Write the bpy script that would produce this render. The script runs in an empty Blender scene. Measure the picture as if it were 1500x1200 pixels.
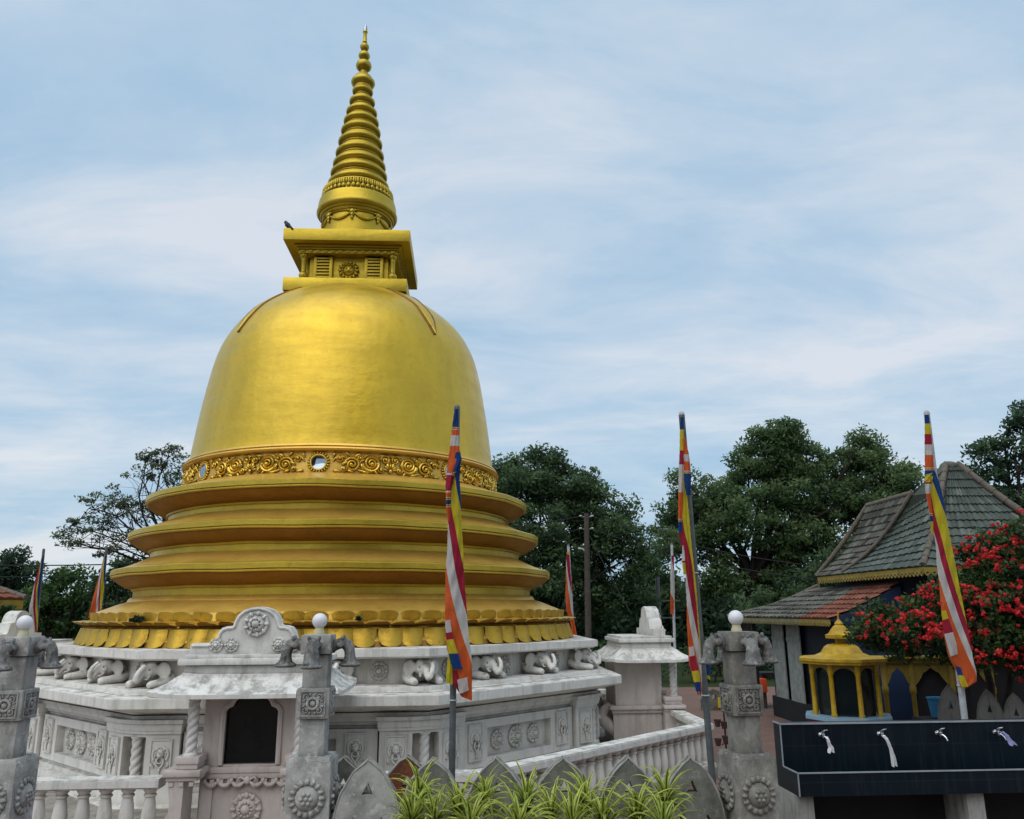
import bpy, bmesh, math, random
import numpy as np
from mathutils import Matrix, Vector
from mathutils.geometry import tessellate_polygon

PI = math.pi
R = math.radians
rng = random.Random(11)
nrng = np.random.default_rng(11)
sc = bpy.context.scene
COL = sc.collection
I4 = Matrix.Identity(4)
T = lambda x, y, z: Matrix.Translation((x, y, z))
RZ = lambda a: Matrix.Rotation(a, 4, 'Z')
RX = lambda a: Matrix.Rotation(a, 4, 'X')
RY = lambda a: Matrix.Rotation(a, 4, 'Y')
S3 = lambda x, y, z: Matrix.Diagonal((x, y, z, 1))

# ------------------------------------------------------------------ camera
FPX, PITCH, ROLL, EYE = 1179.05, R(14.0717), R(.41011), 1.85
cam_d = bpy.data.cameras.new('camera')
cam = bpy.data.objects.new('camera', cam_d)
COL.objects.link(cam)
cam_d.sensor_fit = 'HORIZONTAL'
cam_d.sensor_width = 36.0
cam_d.lens = 36.0 * FPX / 1500
cam_d.clip_start = .05
cam_d.clip_end = 3000
cam.matrix_world = T(0, 0, EYE) @ RX(PI / 2 + PITCH) @ RZ(-ROLL)
sc.camera = cam


def at(px, py, Y):
    """point of the place at forward distance Y seen at a photo pixel (used to survey the place)"""
    u, v = px - 750, 600 - py
    c, s = math.cos(ROLL), math.sin(ROLL)
    u, v = c * u + s * v, -s * u + c * v
    fw = math.cos(PITCH) - v / FPX * math.sin(PITCH)
    z = math.sin(PITCH) + v / FPX * math.cos(PITCH)
    return Vector((u / FPX / fw * Y, Y, EYE + z / fw * Y))


# ------------------------------------------------------------------ mesh builder
class MB:
    def __init__(self):
        self.v, self.f, self.m = [], [], []
        self.uv = None

    def add(self, vs, fs, M=None, mi=0):
        o = len(self.v)
        if M is None:
            self.v += [tuple(p) for p in vs]
        else:
            self.v += [tuple(M @ Vector(p)) for p in vs]
        self.f += [tuple(i + o for i in q) for q in fs]
        self.m += [mi] * len(fs)
        return self

    def box(self, c, s, M=None, mi=0, bev=0.0, taper=1.0):
        x, y, z = s[0] / 2, s[1] / 2, s[2] / 2
        vs = [(-x, -y, -z), (x, -y, -z), (x, y, -z), (-x, y, -z), (-x * taper, -y * taper, z), (x * taper, -y * taper, z), (x * taper, y * taper, z), (-x * taper, y * taper, z)]
        fs = [(0, 3, 2, 1), (4, 5, 6, 7), (0, 1, 5, 4), (1, 2, 6, 5), (2, 3, 7, 6), (3, 0, 4, 7)]
        MM = (M or I4) @ T(*c)
        if bev > 0:
            bm = bmesh.new()
            bv = [bm.verts.new(p) for p in vs]
            for q in fs:
                bm.faces.new([bv[i] for i in q])
            bmesh.ops.bevel(bm, geom=list(bm.edges), offset=bev, segments=2, profile=.6, affect='EDGES')
            bm.verts.index_update()
            vs = [p.co.copy() for p in bm.verts]
            fs = [[p.index for p in q.verts] for q in bm.faces]
            bm.free()
        return self.add(vs, fs, MM, mi)

    def lathe(self, prof, n=48, M=None, mi=0, a0=0.0, cap=True):
        vs, fs = [], []
        for r, z in prof:
            for i in range(n):
                a = a0 + 2 * PI * i / n
                vs.append((r * math.cos(a), r * math.sin(a), z))
        for j in range(len(prof) - 1):
            for i in range(n):
                k = (i + 1) % n
                fs.append((j * n + i, j * n + k, (j + 1) * n + k, (j + 1) * n + i))
        if cap:
            if prof[0][0] > 1e-4:
                fs.append(tuple(range(n))[::-1])
            if prof[-1][0] > 1e-4:
                fs.append(tuple((len(prof) - 1) * n + i for i in range(n)))
        return self.add(vs, fs, M, mi)

    def octa(self, prof, M=None, mi=0):
        """octagonal lathe, profile given as inradius"""
        return self.lathe([(r / math.cos(PI / 8), z) for r, z in prof], 8, M, mi, PI / 8)

    def poly(self, loops, y0, y1, M=None, mi=0):
        """extrude XZ outline (first loop) with holes along y"""
        flat = [p for l in loops for p in l]
        n = len(flat)
        tris = tessellate_polygon([[Vector((p[0], p[1], 0)) for p in l] for l in loops])
        vs = [(p[0], y0, p[1]) for p in flat] + [(p[0], y1, p[1]) for p in flat]
        fs = [tuple(t) for t in tris] + [tuple(i + n for i in t[::-1]) for t in tris]
        o = 0
        for l in loops:
            m = len(l)
            for i in range(m):
                a, b = o + i, o + (i + 1) % m
                fs.append((a, b, b + n, a + n))
            o += m
        return self.add(vs, fs, M, mi)

    def tube(self, pts, rad, n=8, M=None, mi=0, cap=True):
        pts = [Vector(p) for p in pts]
        if not hasattr(rad, '__len__'):
            rad = [rad] * len(pts)
        vs, fs = [], []
        prev = None
        for j, p in enumerate(pts):
            d = (pts[min(j + 1, len(pts) - 1)] - pts[max(j - 1, 0)])
            if d.length < 1e-9:
                d = Vector((0, 0, 1))
            d.normalize()
            if prev is None:
                up = Vector((0, 0, 1)) if abs(d.z) < .9 else Vector((1, 0, 0))
                a = d.cross(up).normalized()
            else:
                a = (prev - d * prev.dot(d))
                a = a.normalized() if a.length > 1e-6 else d.orthogonal().normalized()
            prev = a
            b = d.cross(a)
            for i in range(n):
                t = 2 * PI * i / n
                vs.append(p + (a * math.cos(t) + b * math.sin(t)) * rad[j])
        for j in range(len(pts) - 1):
            for i in range(n):
                k = (i + 1) % n
                fs.append((j * n + i, j * n + k, (j + 1) * n + k, (j + 1) * n + i))
        if cap:
            fs.append(tuple(range(n))[::-1])
            fs.append(tuple((len(pts) - 1) * n + i for i in range(n)))
        return self.add(vs, fs, M, mi)

    def ball(self, c, r, M=None, mi=0, nu=14, nv=9, rot=None):
        if not hasattr(r, '__len__'):
            r = (r, r, r)
        vs, fs = [(0, 0, -1)], []
        for j in range(1, nv):
            t = PI * j / nv - PI / 2
            for i in range(nu):
                a = 2 * PI * i / nu
                vs.append((math.cos(a) * math.cos(t), math.sin(a) * math.cos(t), math.sin(t)))
        vs.append((0, 0, 1))
        for i in range(nu):
            k = (i + 1) % nu
            fs.append((0, 1 + k, 1 + i))
            fs.append((len(vs) - 1, len(vs) - 1 - nu + i, len(vs) - 1 - nu + k))
            for j in range(nv - 2):
                a = 1 + j * nu
                fs.append((a + i, a + k, a + nu + k, a + nu + i))
        MM = (M or I4) @ T(*c) @ (rot or I4) @ S3(*r)
        return self.add(vs, fs, MM, mi)

    def torus(self, c, R0, r, M=None, mi=0, nu=28, nv=8, rot=None, a0=0, a1=2 * PI):
        closed = abs(a1 - a0 - 2 * PI) < 1e-6
        n = nu if closed else nu + 1
        vs, fs = [], []
        for i in range(n):
            a = a0 + (a1 - a0) * i / nu
            for j in range(nv):
                b = 2 * PI * j / nv
                q = R0 + r * math.cos(b)
                vs.append((q * math.cos(a), q * math.sin(a), r * math.sin(b)))
        for i in range(nu):
            k = (i + 1) % n
            for j in range(nv):
                l = (j + 1) % nv
                fs.append((i * nv + j, k * nv + j, k * nv + l, i * nv + l))
        MM = (M or I4) @ T(*c) @ (rot or I4)
        return self.add(vs, fs, MM, mi)

    def sheet(self, fn, nu, nv, M=None, mi=0, close=False):
        vs = [fn(i / nu, j / nv) for j in range(nv + 1) for i in range(nu + (0 if close else 1))]
        w = nu + (0 if close else 1)
        fs = []
        for j in range(nv):
            for i in range(nu):
                k = (i + 1) % w
                fs.append((j * w + i, j * w + k, (j + 1) * w + k, (j + 1) * w + i))
        return self.add(vs, fs, M, mi)

    def mesh(self, name, mats, smooth=38, recalc=True):
        me = bpy.data.meshes.new(name)
        me.from_pydata(self.v, [], self.f)
        if not isinstance(mats, (list, tuple)):
            mats = [mats]
        for m in mats:
            me.materials.append(m)
        if len(mats) > 1:
            me.polygons.foreach_set('material_index', self.m)
        if recalc:
            bm = bmesh.new()
            bm.from_mesh(me)
            bmesh.ops.recalc_face_normals(bm, faces=bm.faces)
            bm.to_mesh(me)
            bm.free()
        if smooth:
            me.polygons.foreach_set('use_smooth', [True] * len(me.polygons))
            me.set_sharp_from_angle(angle=R(smooth))
        me.update()
        return me

    def build(self, name, mats, parent=None, M=None, smooth=38, recalc=True):
        return inst(name, self.mesh(name, mats, smooth, recalc), parent, M)


def inst(name, me, parent=None, M=None):
    o = bpy.data.objects.new(name, me)
    COL.objects.link(o)
    o.parent = parent
    if M is not None:
        o.matrix_local = M
    return o


def tag(o, label, cat, group=None):
    o['label'] = label
    o['category'] = cat
    if group:
        o['group'] = group
    return o


def thing(name, label, cat, loc=(0, 0, 0), rz=0, group=None):
    o = bpy.data.objects.new(name, None)
    COL.objects.link(o)
    o.empty_display_size = .2
    o.matrix_local = T(*loc) @ RZ(rz)
    return tag(o, label, cat, group)


def dup(root, loc, rz, label):
    def rec(o, par):
        c = o.copy()
        COL.objects.link(c)
        c.parent = par
        for ch in list(o.children):
            rec(ch, c)
        return c
    r = rec(root, None)
    r.matrix_local = T(*loc) @ RZ(rz)
    r['label'] = label
    return r


def blob(mb, mats, voxel, iters=4, name='blob'):
    """voxel-remeshed continuous surface of overlapping shapes"""
    me = mb.mesh(name, mats, 0)
    o = bpy.data.objects.new('tmp', me)
    COL.objects.link(o)
    m = o.modifiers.new('r', 'REMESH')
    m.mode = 'VOXEL'
    m.voxel_size = voxel
    m.use_smooth_shade = True
    s = o.modifiers.new('s', 'SMOOTH')
    s.factor = .5
    s.iterations = iters
    dg = bpy.context.evaluated_depsgraph_get()
    dg.update()
    out = bpy.data.meshes.new_from_object(o.evaluated_get(dg))
    out.name = name
    bpy.data.objects.remove(o)
    if not out.materials:
        for m in (mats if isinstance(mats, (list, tuple)) else [mats]):
            out.materials.append(m)
    out.polygons.foreach_set('use_smooth', [True] * len(out.polygons))
    return out


# ------------------------------------------------------------------ materials
def nodes(name):
    m = bpy.data.materials.new(name)
    m.use_nodes = True
    nt = m.node_tree
    return m, nt, nt.nodes['Principled BSDF']


def N(nt, t, **kw):
    n = nt.nodes.new(t)
    for k, v in kw.items():
        if k in n.inputs:
            n.inputs[k].default_value = v
        else:
            setattr(n, k, v)
    return n


def L(nt, a, b):
    nt.links.new(a, b)


def mixc(nt, fac, a, b, mode='MIX'):
    n = nt.nodes.new('ShaderNodeMix')
    n.data_type = 'RGBA'
    n.blend_type = mode
    for sock, val in ((n.inputs[0], fac), (n.inputs[6], a), (n.inputs[7], b)):
        if hasattr(val, 'is_linked'):
            L(nt, val, sock)
        elif sock == n.inputs[0]:
            sock.default_value = val
        else:
            sock.default_value = (*val, 1)
    return n.outputs[2]


def ramp(nt, src, pts, interp='LINEAR'):
    n = nt.nodes.new('ShaderNodeValToRGB')
    cr = n.color_ramp
    cr.interpolation = interp
    while len(cr.elements) < len(pts):
        cr.elements.new(.5)
    for e, (p, c) in zip(cr.elements, pts):
        e.position = p
        e.color = (*c, 1) if hasattr(c, '__len__') else (c, c, c, 1)
    L(nt, src, n.inputs[0])
    return n.outputs[0]


def noise(nt, scale, detail=6, rough=.6, vec=None, dist=0.0):
    n = N(nt, 'ShaderNodeTexNoise', Scale=scale, Detail=detail, Roughness=rough, Distortion=dist)
    if vec is not None:
        L(nt, vec, n.inputs['Vector'])
    return n.outputs[0]


def wpos(nt, scale=(1, 1, 1)):
    g = N(nt, 'ShaderNodeNewGeometry')
    m = N(nt, 'ShaderNodeVectorMath', operation='MULTIPLY')
    L(nt, g.outputs['Position'], m.inputs[0])
    m.inputs[1].default_value = scale
    return m.outputs[0], g


def bump(nt, bsdf, h, strength, dist=.02):
    b = N(nt, 'ShaderNodeBump', Strength=strength, Distance=dist)
    L(nt, h, b.inputs['Height'])
    L(nt, b.outputs[0], bsdf.inputs['Normal'])


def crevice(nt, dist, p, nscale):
    """occlusion mask for painted contact shade and dirt in corners and grooves, broken up by noise"""
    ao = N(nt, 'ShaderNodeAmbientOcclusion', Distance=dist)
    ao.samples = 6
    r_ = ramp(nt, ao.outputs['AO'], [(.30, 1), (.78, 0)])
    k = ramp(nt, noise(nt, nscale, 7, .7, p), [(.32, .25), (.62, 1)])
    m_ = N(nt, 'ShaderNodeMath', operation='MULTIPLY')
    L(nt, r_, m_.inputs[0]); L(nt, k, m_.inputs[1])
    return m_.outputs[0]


def masonry(name, base, dirt, grime=.5, top=.7, rough=.85, scale=1.0, topcol=None, pale=0.0):
    """weathered whitewash / cement: blotches, vertical runs, lichen on upward faces"""
    m, nt, b = nodes(name)
    p, g = wpos(nt)
    ps, _ = wpos(nt, (5.5, 5.5, .8) if not pale else (3, 3, 1.3))
    n1 = ramp(nt, noise(nt, 3.0 * scale, 9, .68, p), [(.44, 0), (.64, 1)])
    n2 = ramp(nt, noise(nt, 1.7 * scale, 7, .66, ps), [(.5, 0), (.68, 1)])
    n3 = ramp(nt, noise(nt, 7 * scale, 10, .74, p), [(.47, 0), (.60, 1)])
    nf = noise(nt, 60 * scale, 4, .6, p)
    sx = N(nt, 'ShaderNodeSeparateXYZ')
    L(nt, g.outputs['Normal'], sx.inputs[0])
    up = ramp(nt, sx.outputs[2], [(.35, 0), (.8, 1)])
    a = N(nt, 'ShaderNodeMath', operation='MULTIPLY')
    L(nt, n1, a.inputs[0]); a.inputs[1].default_value = grime * (1 if pale else .6)
    c = mixc(nt, a.outputs[0], base, tuple(x * .38 + y * .62 for x, y in zip(base, dirt)))
    a2 = N(nt, 'ShaderNodeMath', operation='MULTIPLY')
    L(nt, n2, a2.inputs[0]); a2.inputs[1].default_value = grime
    c = mixc(nt, a2.outputs[0], c, tuple(x * .3 + y * .7 for x, y in zip(base, dirt)))
    a3 = N(nt, 'ShaderNodeMath', operation='MULTIPLY')
    L(nt, n3, a3.inputs[0]); L(nt, up, a3.inputs[1])
    a4 = N(nt, 'ShaderNodeMath', operation='MULTIPLY')
    L(nt, a3.outputs[0], a4.inputs[0]); a4.inputs[1].default_value = top
    c = mixc(nt, a4.outputs[0], c, topcol or dirt)
    sp = ramp(nt, nf, [(.60, 0), (.70, 1)])
    a5 = N(nt, 'ShaderNodeMath', operation='MULTIPLY')
    L(nt, sp, a5.inputs[0]); a5.inputs[1].default_value = grime * .5
    c = mixc(nt, a5.outputs[0], c, dirt)
    shade_dirt = crevice(nt, .13, p, 9)  # contact shade painted into the base colour together with crevice dirt
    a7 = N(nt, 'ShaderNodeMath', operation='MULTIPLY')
    L(nt, shade_dirt, a7.inputs[0]); a7.inputs[1].default_value = min(.8, .35 + grime * .6)
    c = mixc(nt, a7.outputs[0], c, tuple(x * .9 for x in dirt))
    if pale:
        pl = ramp(nt, noise(nt, 9 * scale, 9, .72, p), [(.54, 0), (.62, 1)])
        a6 = N(nt, 'ShaderNodeMath', operation='MULTIPLY')
        L(nt, pl, a6.inputs[0]); a6.inputs[1].default_value = pale
        c = mixc(nt, a6.outputs[0], c, tuple(min(.75, x * 1.7) for x in base))
    L(nt, c, b.inputs['Base Color'])
    b.inputs['Roughness'].default_value = rough
    b.inputs['Specular IOR Level'].default_value = .25
    h = N(nt, 'ShaderNodeMath', operation='ADD')
    L(nt, noise(nt, 14 * scale, 8, .7, p), h.inputs[0]); L(nt, nf, h.inputs[1])
    bump(nt, b, h.outputs[0], .16, .008)
    return m


def plain(name, base, rough=.6, metal=0, var=.25, scale=6, bmp=.15, spec=.4, emis=None):
    m, nt, b = nodes(name)
    p, g = wpos(nt)
    n = noise(nt, scale, 7, .65, p)
    r = ramp(nt, n, [(.3, 0), (.75, 1)])
    c = mixc(nt, r, tuple(min(1, x * (1 + var * .4)) for x in base), tuple(x * (1 - var) for x in base))
    L(nt, c, b.inputs['Base Color'])
    b.inputs['Roughness'].default_value = rough
    b.inputs['Metallic'].default_value = metal
    b.inputs['Specular IOR Level'].default_value = spec
    if bmp:
        bump(nt, b, noise(nt, scale * 6, 5, .6, p), bmp, .008)
    return m


def gold(name, base, dark, rough, metal, bscale=3.0, bstr=.15, grime=.5, coat=0.0):
    m, nt, b = nodes(name)
    p, g = wpos(nt)
    pv, _ = wpos(nt, (1.6, 1.6, .45))
    ph, _ = wpos(nt, (.6, .6, 3.2))
    n1 = ramp(nt, noise(nt, 1.6, 8, .65, pv), [(.35, 0), (.75, 1)])
    n2 = ramp(nt, noise(nt, 14, 7, .7, p), [(.55, 0), (.75, 1)])
    c = mixc(nt, n1, base, tuple(x * .76 for x in base))
    a = N(nt, 'ShaderNodeMath', operation='MULTIPLY')
    L(nt, n2, a.inputs[0]); a.inputs[1].default_value = grime
    c = mixc(nt, a.outputs[0], c, dark)
    shade_dirt = crevice(nt, .07, p, 6)  # groove shade and dirt mixed into the gold's colour
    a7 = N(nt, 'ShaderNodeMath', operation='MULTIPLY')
    L(nt, shade_dirt, a7.inputs[0]); a7.inputs[1].default_value = .75
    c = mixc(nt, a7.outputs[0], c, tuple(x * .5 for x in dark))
    L(nt, c, b.inputs['Base Color'])
    rr = ramp(nt, noise(nt, 2.4, 6, .6, ph), [(.3, rough * .8), (.7, rough * 1.25)])
    L(nt, rr, b.inputs['Roughness'])
    b.inputs['Metallic'].default_value = metal
    b.inputs['Coat Weight'].default_value = coat
    b.inputs['Coat Roughness'].default_value = .22
    h = N(nt, 'ShaderNodeMath', operation='ADD')
    L(nt, noise(nt, bscale, 5, .55, ph), h.inputs[0]); L(nt, noise(nt, bscale * 5, 5, .55, p), h.inputs[1])
    bump(nt, b, h.outputs[0], bstr, .03)
    return m


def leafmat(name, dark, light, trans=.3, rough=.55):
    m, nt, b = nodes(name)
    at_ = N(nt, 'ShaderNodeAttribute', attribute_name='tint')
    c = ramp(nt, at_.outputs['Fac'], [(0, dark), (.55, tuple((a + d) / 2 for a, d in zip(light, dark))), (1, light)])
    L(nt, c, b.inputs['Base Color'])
    b.inputs['Roughness'].default_value = rough
    b.inputs['Specular IOR Level'].default_value = .3
    tr = N(nt, 'ShaderNodeBsdfTranslucent')
    L(nt, c, tr.inputs[0])
    mx = N(nt, 'ShaderNodeMixShader')
    mx.inputs[0].default_value = trans
    L(nt, b.outputs[0], mx.inputs[1]); L(nt, tr.outputs[0], mx.inputs[2])
    L(nt, mx.outputs[0], nt.nodes['Material Output'].inputs[0])
    return m


def attrmat(name, pts, rough=.8, bmp=.3, noisesc=30, spec=.25):
    """colour from a per-face tint attribute, dirtied by noise"""
    m, nt, b = nodes(name)
    p, g = wpos(nt)
    at_ = N(nt, 'ShaderNodeAttribute', attribute_name='tint')
    c = ramp(nt, at_.outputs['Fac'], pts)
    n = ramp(nt, noise(nt, noisesc, 6, .7, p), [(.4, 0), (.75, 1)])
    a = N(nt, 'ShaderNodeMath', operation='MULTIPLY')
    L(nt, n, a.inputs[0]); a.inputs[1].default_value = .55
    c = mixc(nt, a.outputs[0], c, (.03, .03, .026))
    L(nt, c, b.inputs['Base Color'])
    b.inputs['Roughness'].default_value = rough
    b.inputs['Specular IOR Level'].default_value = spec
    bump(nt, b, noise(nt, noisesc * 1.5, 5, .6, p), bmp, .01)
    return m


MAT = {}
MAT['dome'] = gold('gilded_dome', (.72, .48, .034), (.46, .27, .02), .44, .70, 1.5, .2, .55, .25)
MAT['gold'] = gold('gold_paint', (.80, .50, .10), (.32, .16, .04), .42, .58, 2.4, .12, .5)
MAT['gold_dull'] = gold('dull_gold_paint', (.58, .41, .042), (.20, .12, .025), .44, .80, 3, .1, .3)
MAT['gold_relief'] = gold('gilded_relief', (.78, .50, .07), (.25, .13, .02), .30, .85, 6, .1, .3)
MAT['gold_petal'] = gold('gold_petal', (.66, .41, .05), (.16, .085, .02), .44, .75, 5, .15, .75)
MAT['mirror'] = plain('mirror_glass', (.35, .40, .45), .08, 1.0, .1, 3, 0)
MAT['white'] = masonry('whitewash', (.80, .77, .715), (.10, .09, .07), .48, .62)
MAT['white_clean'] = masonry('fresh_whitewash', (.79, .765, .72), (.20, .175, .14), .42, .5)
MAT['white_pink'] = masonry('warm_whitewash', (.67, .60, .56), (.24, .18, .14), .5, .6)
MAT['white_old'] = masonry('lichen_whitewash', (.79, .77, .725), (.09, .085, .07), .55, .55, .9, 1.1)
MAT['cement'] = masonry('weathered_cement', (.46, .45, .425), (.07, .07, .06), .75, .75, .92, 1.8, (.09, .09, .07), .45)
MAT['cement_dark'] = masonry('mossy_cement', (.205, .205, .175), (.04, .045, .034), .9, .8, .95, 1.9, (.07, .075, .055), .5)
MAT['cement_rust'] = masonry('rust_stained_cement', (.21, .07, .035), (.08, .045, .035), .8, .6, .92, 1.9, None, .4)
MAT['bell'] = masonry('blackened_cement', (.25, .245, .235), (.012, .012, .012), 1.0, 1.0, .9, 3.0, None, .55)
MAT['globe'] = plain('opal_globe', (.80, .79, .82), .35, 0, .06, 4, 0, .5)
MAT['globe_neck'] = plain('cream_fitting', (.60, .54, .36), .5, 0, .2, 10, 0)
MAT['dark'] = plain('dark_interior', (.012, .014, .014), .5, 0, .3, 4, 0)
MAT['niche_glass'] = plain('dark_glass', (.010, .016, .018), .12, 0, .2, 2, 0, .5)
MAT['shadow_statue'] = plain('dark_bronze', (.03, .028, .026), .5, .2, .3, 6, .1)
MAT['steel'] = plain('grey_steel_pole', (.13, .145, .15), .5, .3, .4, 14, .1)
MAT['pole_white'] = plain('chipped_white_paint', (.5, .52, .53), .5, 0, .4, 14, .1)
MAT['chrome'] = plain('chrome', (.75, .76, .78), .16, 1.0, .1, 8, 0)
MAT['wood'] = plain('weathered_timber', (.085, .07, .06), .9, 0, .5, 9, .4, .2)
MAT['bark'] = plain('bark', (.045, .038, .032), .95, 0, .5, 7, .5, .15)
MAT['wire'] = plain('black_cable', (.012, .012, .014), .7, 0, .1, 4, 0)
MAT['pigeon'] = plain('dark_plumage', (.018, .02, .024), .6, 0, .4, 30, 0)
MAT['yellow'] = plain('yellow_paint', (.50, .31, .012), .5, 0, .5, 11, .25)
MAT['yellow_dull'] = plain('shade_dark_yellow', (.24, .165, .02), .6, 0, .5, 7, .15)  # yellow darkened so the arcade's shade sits in the colour
MAT['blue_top'] = plain('pale_blue_tile', (.26, .42, .55), .35, 0, .12, 3, 0)
MAT['maroon'] = plain('maroon_paint', (.09, .012, .014), .5, 0, .3, 6, .1)
MAT['blue_wall'] = plain('shade_dark_blue', (.006, .020, .060), .6, 0, .4, 3, .1)  # blue darkened to carry the shade under the arcade
MAT['blue_dark'] = plain('shaded_blue_board', (.008, .015, .03), .7, 0, .4, 3, .1)
MAT['shutter'] = plain('bleached_grey_boards', (.30, .325, .30), .85, 0, .45, 8, .4)
MAT['black_wall'] = plain('black_surface', (.014, .013, .015), .8, 0, .4, 5, .2)  # near-black, also colours the backing that stands in for shade
MAT['orange'] = plain('orange_plastic', (.8, .10, .03), .4, 0, .15, 5, 0)
MAT['clay'] = plain('fired_clay', (.06, .032, .026), .85, 0, .4, 9, .2)
MAT['sign'] = plain('yellow_sign', (.72, .52, .03), .5, 0, .15, 9, 0)
MAT['cloth_white'] = plain('white_rag', (.72, .72, .74), .85, 0, .15, 12, .2)
MAT['cloth_blue'] = plain('lilac_rag', (.40, .40, .68), .85, 0, .15, 12, .2)
MAT['concrete_leg'] = masonry('limewashed_leg', (.40, .40, .37), (.09, .085, .07), .8, .5, .9, 2)
MAT['teal_paint'] = plain('blue_bucket', (.03, .18, .34), .4, 0, .15, 5, 0)
MAT['tile_roof'] = attrmat('old_clay_tiles', [(0, (.055, .05, .042)), (.35, (.115, .112, .095)), (.62, (.165, .165, .14)), (.85, (.20, .205, .175)), (1, (.24, .215, .18))], .9, .5, 24)
MAT['tile_green'] = attrmat('green_grey_tiles', [(0, (.075, .095, .08)), (.4, (.105, .13, .115)), (.8, (.165, .195, .17)), (1, (.23, .245, .21))], .85, .4, 18)
MAT['tile_red'] = attrmat('new_red_tiles', [(0, (.15, .055, .035)), (.5, (.23, .075, .045)), (1, (.30, .11, .07))], .85, .4, 20)
MAT['lace'] = plain('yellow_fretwork', (.36, .26, .05), .7, 0, .6, 14, .2)
MAT['lace_old'] = plain('grey_fretwork', (.27, .235, .11), .8, 0, .6, 14, .2)
MAT['ridge'] = masonry('ridge_tile', (.185, .155, .125), (.06, .055, .045), .8, .8, .9, 3)
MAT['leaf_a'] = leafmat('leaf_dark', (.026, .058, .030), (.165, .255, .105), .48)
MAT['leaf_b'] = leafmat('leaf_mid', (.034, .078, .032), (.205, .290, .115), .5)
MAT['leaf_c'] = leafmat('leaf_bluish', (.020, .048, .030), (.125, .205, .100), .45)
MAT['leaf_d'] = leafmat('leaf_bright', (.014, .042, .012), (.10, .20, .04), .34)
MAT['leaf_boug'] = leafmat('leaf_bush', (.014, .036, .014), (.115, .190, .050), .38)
MAT['flower'] = leafmat('crimson_bracts', (.60, .012, .022), (.90, .10, .095), .4)
MAT['blade_'] = leafmat('striped_blade', (.035, .085, .012), (.62, .66, .13), .3)


def tilemat():
    m, nt, b = nodes('navy_tile')
    tc = N(nt, 'ShaderNodeTexCoord')
    mp = N(nt, 'ShaderNodeMapping')
    mp.inputs['Rotation'].default_value = (R(90), 0, 0)
    mp.inputs['Location'].default_value = (.13, .07, 0)
    L(nt, tc.outputs['Object'], mp.inputs[0])
    br = N(nt, 'ShaderNodeTexBrick', Scale=1.0)
    br.offset = 0
    br.inputs['Brick Width'].default_value = .30
    br.inputs['Row Height'].default_value = .20
    br.inputs['Mortar Size'].default_value = .004
    br.inputs['Color1'].default_value = (.0015, .007, .013, 1)
    br.inputs['Color2'].default_value = (.002, .009, .016, 1)
    br.inputs['Mortar'].default_value = (.006, .018, .027, 1)
    L(nt, mp.outputs[0], br.inputs[0])
    p, g = wpos(nt)
    st, _ = wpos(nt, (14, 14, 1.2))
    n = ramp(nt, noise(nt, 2.0, 7, .7, st), [(.5, 0), (.8, 1)])
    a = N(nt, 'ShaderNodeMath', operation='MULTIPLY')
    L(nt, n, a.inputs[0]); a.inputs[1].default_value = .5
    c = mixc(nt, a.outputs[0], br.outputs[0], (.035, .045, .05))
    L(nt, c, b.inputs['Base Color'])
    b.inputs['Roughness'].default_value = .42
    b.inputs['Specular IOR Level'].default_value = .28
    return m


def pavemat():
    m, nt, b = nodes('brick_paving')
    p, g = wpos(nt)
    br = N(nt, 'ShaderNodeTexBrick', Scale=1.0)
    br.inputs['Brick Width'].default_value = .22
    br.inputs['Row Height'].default_value = .11
    br.inputs['Mortar Size'].default_value = .008
    br.inputs['Color1'].default_value = (.24, .115, .080, 1)
    br.inputs['Color2'].default_value = (.17, .085, .063, 1)
    br.inputs['Mortar'].default_value = (.10, .075, .06, 1)
    L(nt, p, br.inputs[0])
    n = ramp(nt, noise(nt, 1.3, 8, .65, p), [(.35, 0), (.75, 1)])
    a = N(nt, 'ShaderNodeMath', operation='MULTIPLY')
    L(nt, n, a.inputs[0]); a.inputs[1].default_value = .55
    c = mixc(nt, a.outputs[0], br.outputs[0], (.13, .10, .08))
    L(nt, c, b.inputs['Base Color'])
    b.inputs['Roughness'].default_value = .85
    bump(nt, b, br.outputs[1], -.3, .01)
    return m


def flagmat():
    m, nt, b = nodes('striped_flag_cloth')
    uv = N(nt, 'ShaderNodeUVMap')
    sx = N(nt, 'ShaderNodeSeparateXYZ')
    L(nt, uv.outputs[0], sx.inputs[0])
    c = ramp(nt, sx.outputs[0], [(0, (.012, .055, .21)), (.2, (.60, .50, .03)), (.4, (.37, .018, .045)), (.6, (.60, .57, .55)), (.8, (.66, .12, .03))], 'CONSTANT')
    p, g = wpos(nt)
    n = ramp(nt, noise(nt, 9, 6, .6, p), [(.3, 0), (.8, 1)])
    a = N(nt, 'ShaderNodeMath', operation='MULTIPLY')
    L(nt, n, a.inputs[0]); a.inputs[1].default_value = .3
    dk = mixc(nt, 1.0, c, (.5, .48, .46), 'MULTIPLY')
    c = mixc(nt, a.outputs[0], c, dk)
    L(nt, c, b.inputs['Base Color'])
    b.inputs['Roughness'].default_value = .75
    b.inputs['Specular IOR Level'].default_value = .2
    tr = N(nt, 'ShaderNodeBsdfTranslucent')
    L(nt, c, tr.inputs[0])
    mx = N(nt, 'ShaderNodeMixShader')
    mx.inputs[0].default_value = .25
    L(nt, b.outputs[0], mx.inputs[1]); L(nt, tr.outputs[0], mx.inputs[2])
    L(nt, mx.outputs[0], nt.nodes['Material Output'].inputs[0])
    pf, _ = wpos(nt, (1, 1, .35))
    bump(nt, b, noise(nt, 22, 6, .6, pf, 1.2), .6, .02)
    return m


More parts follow.
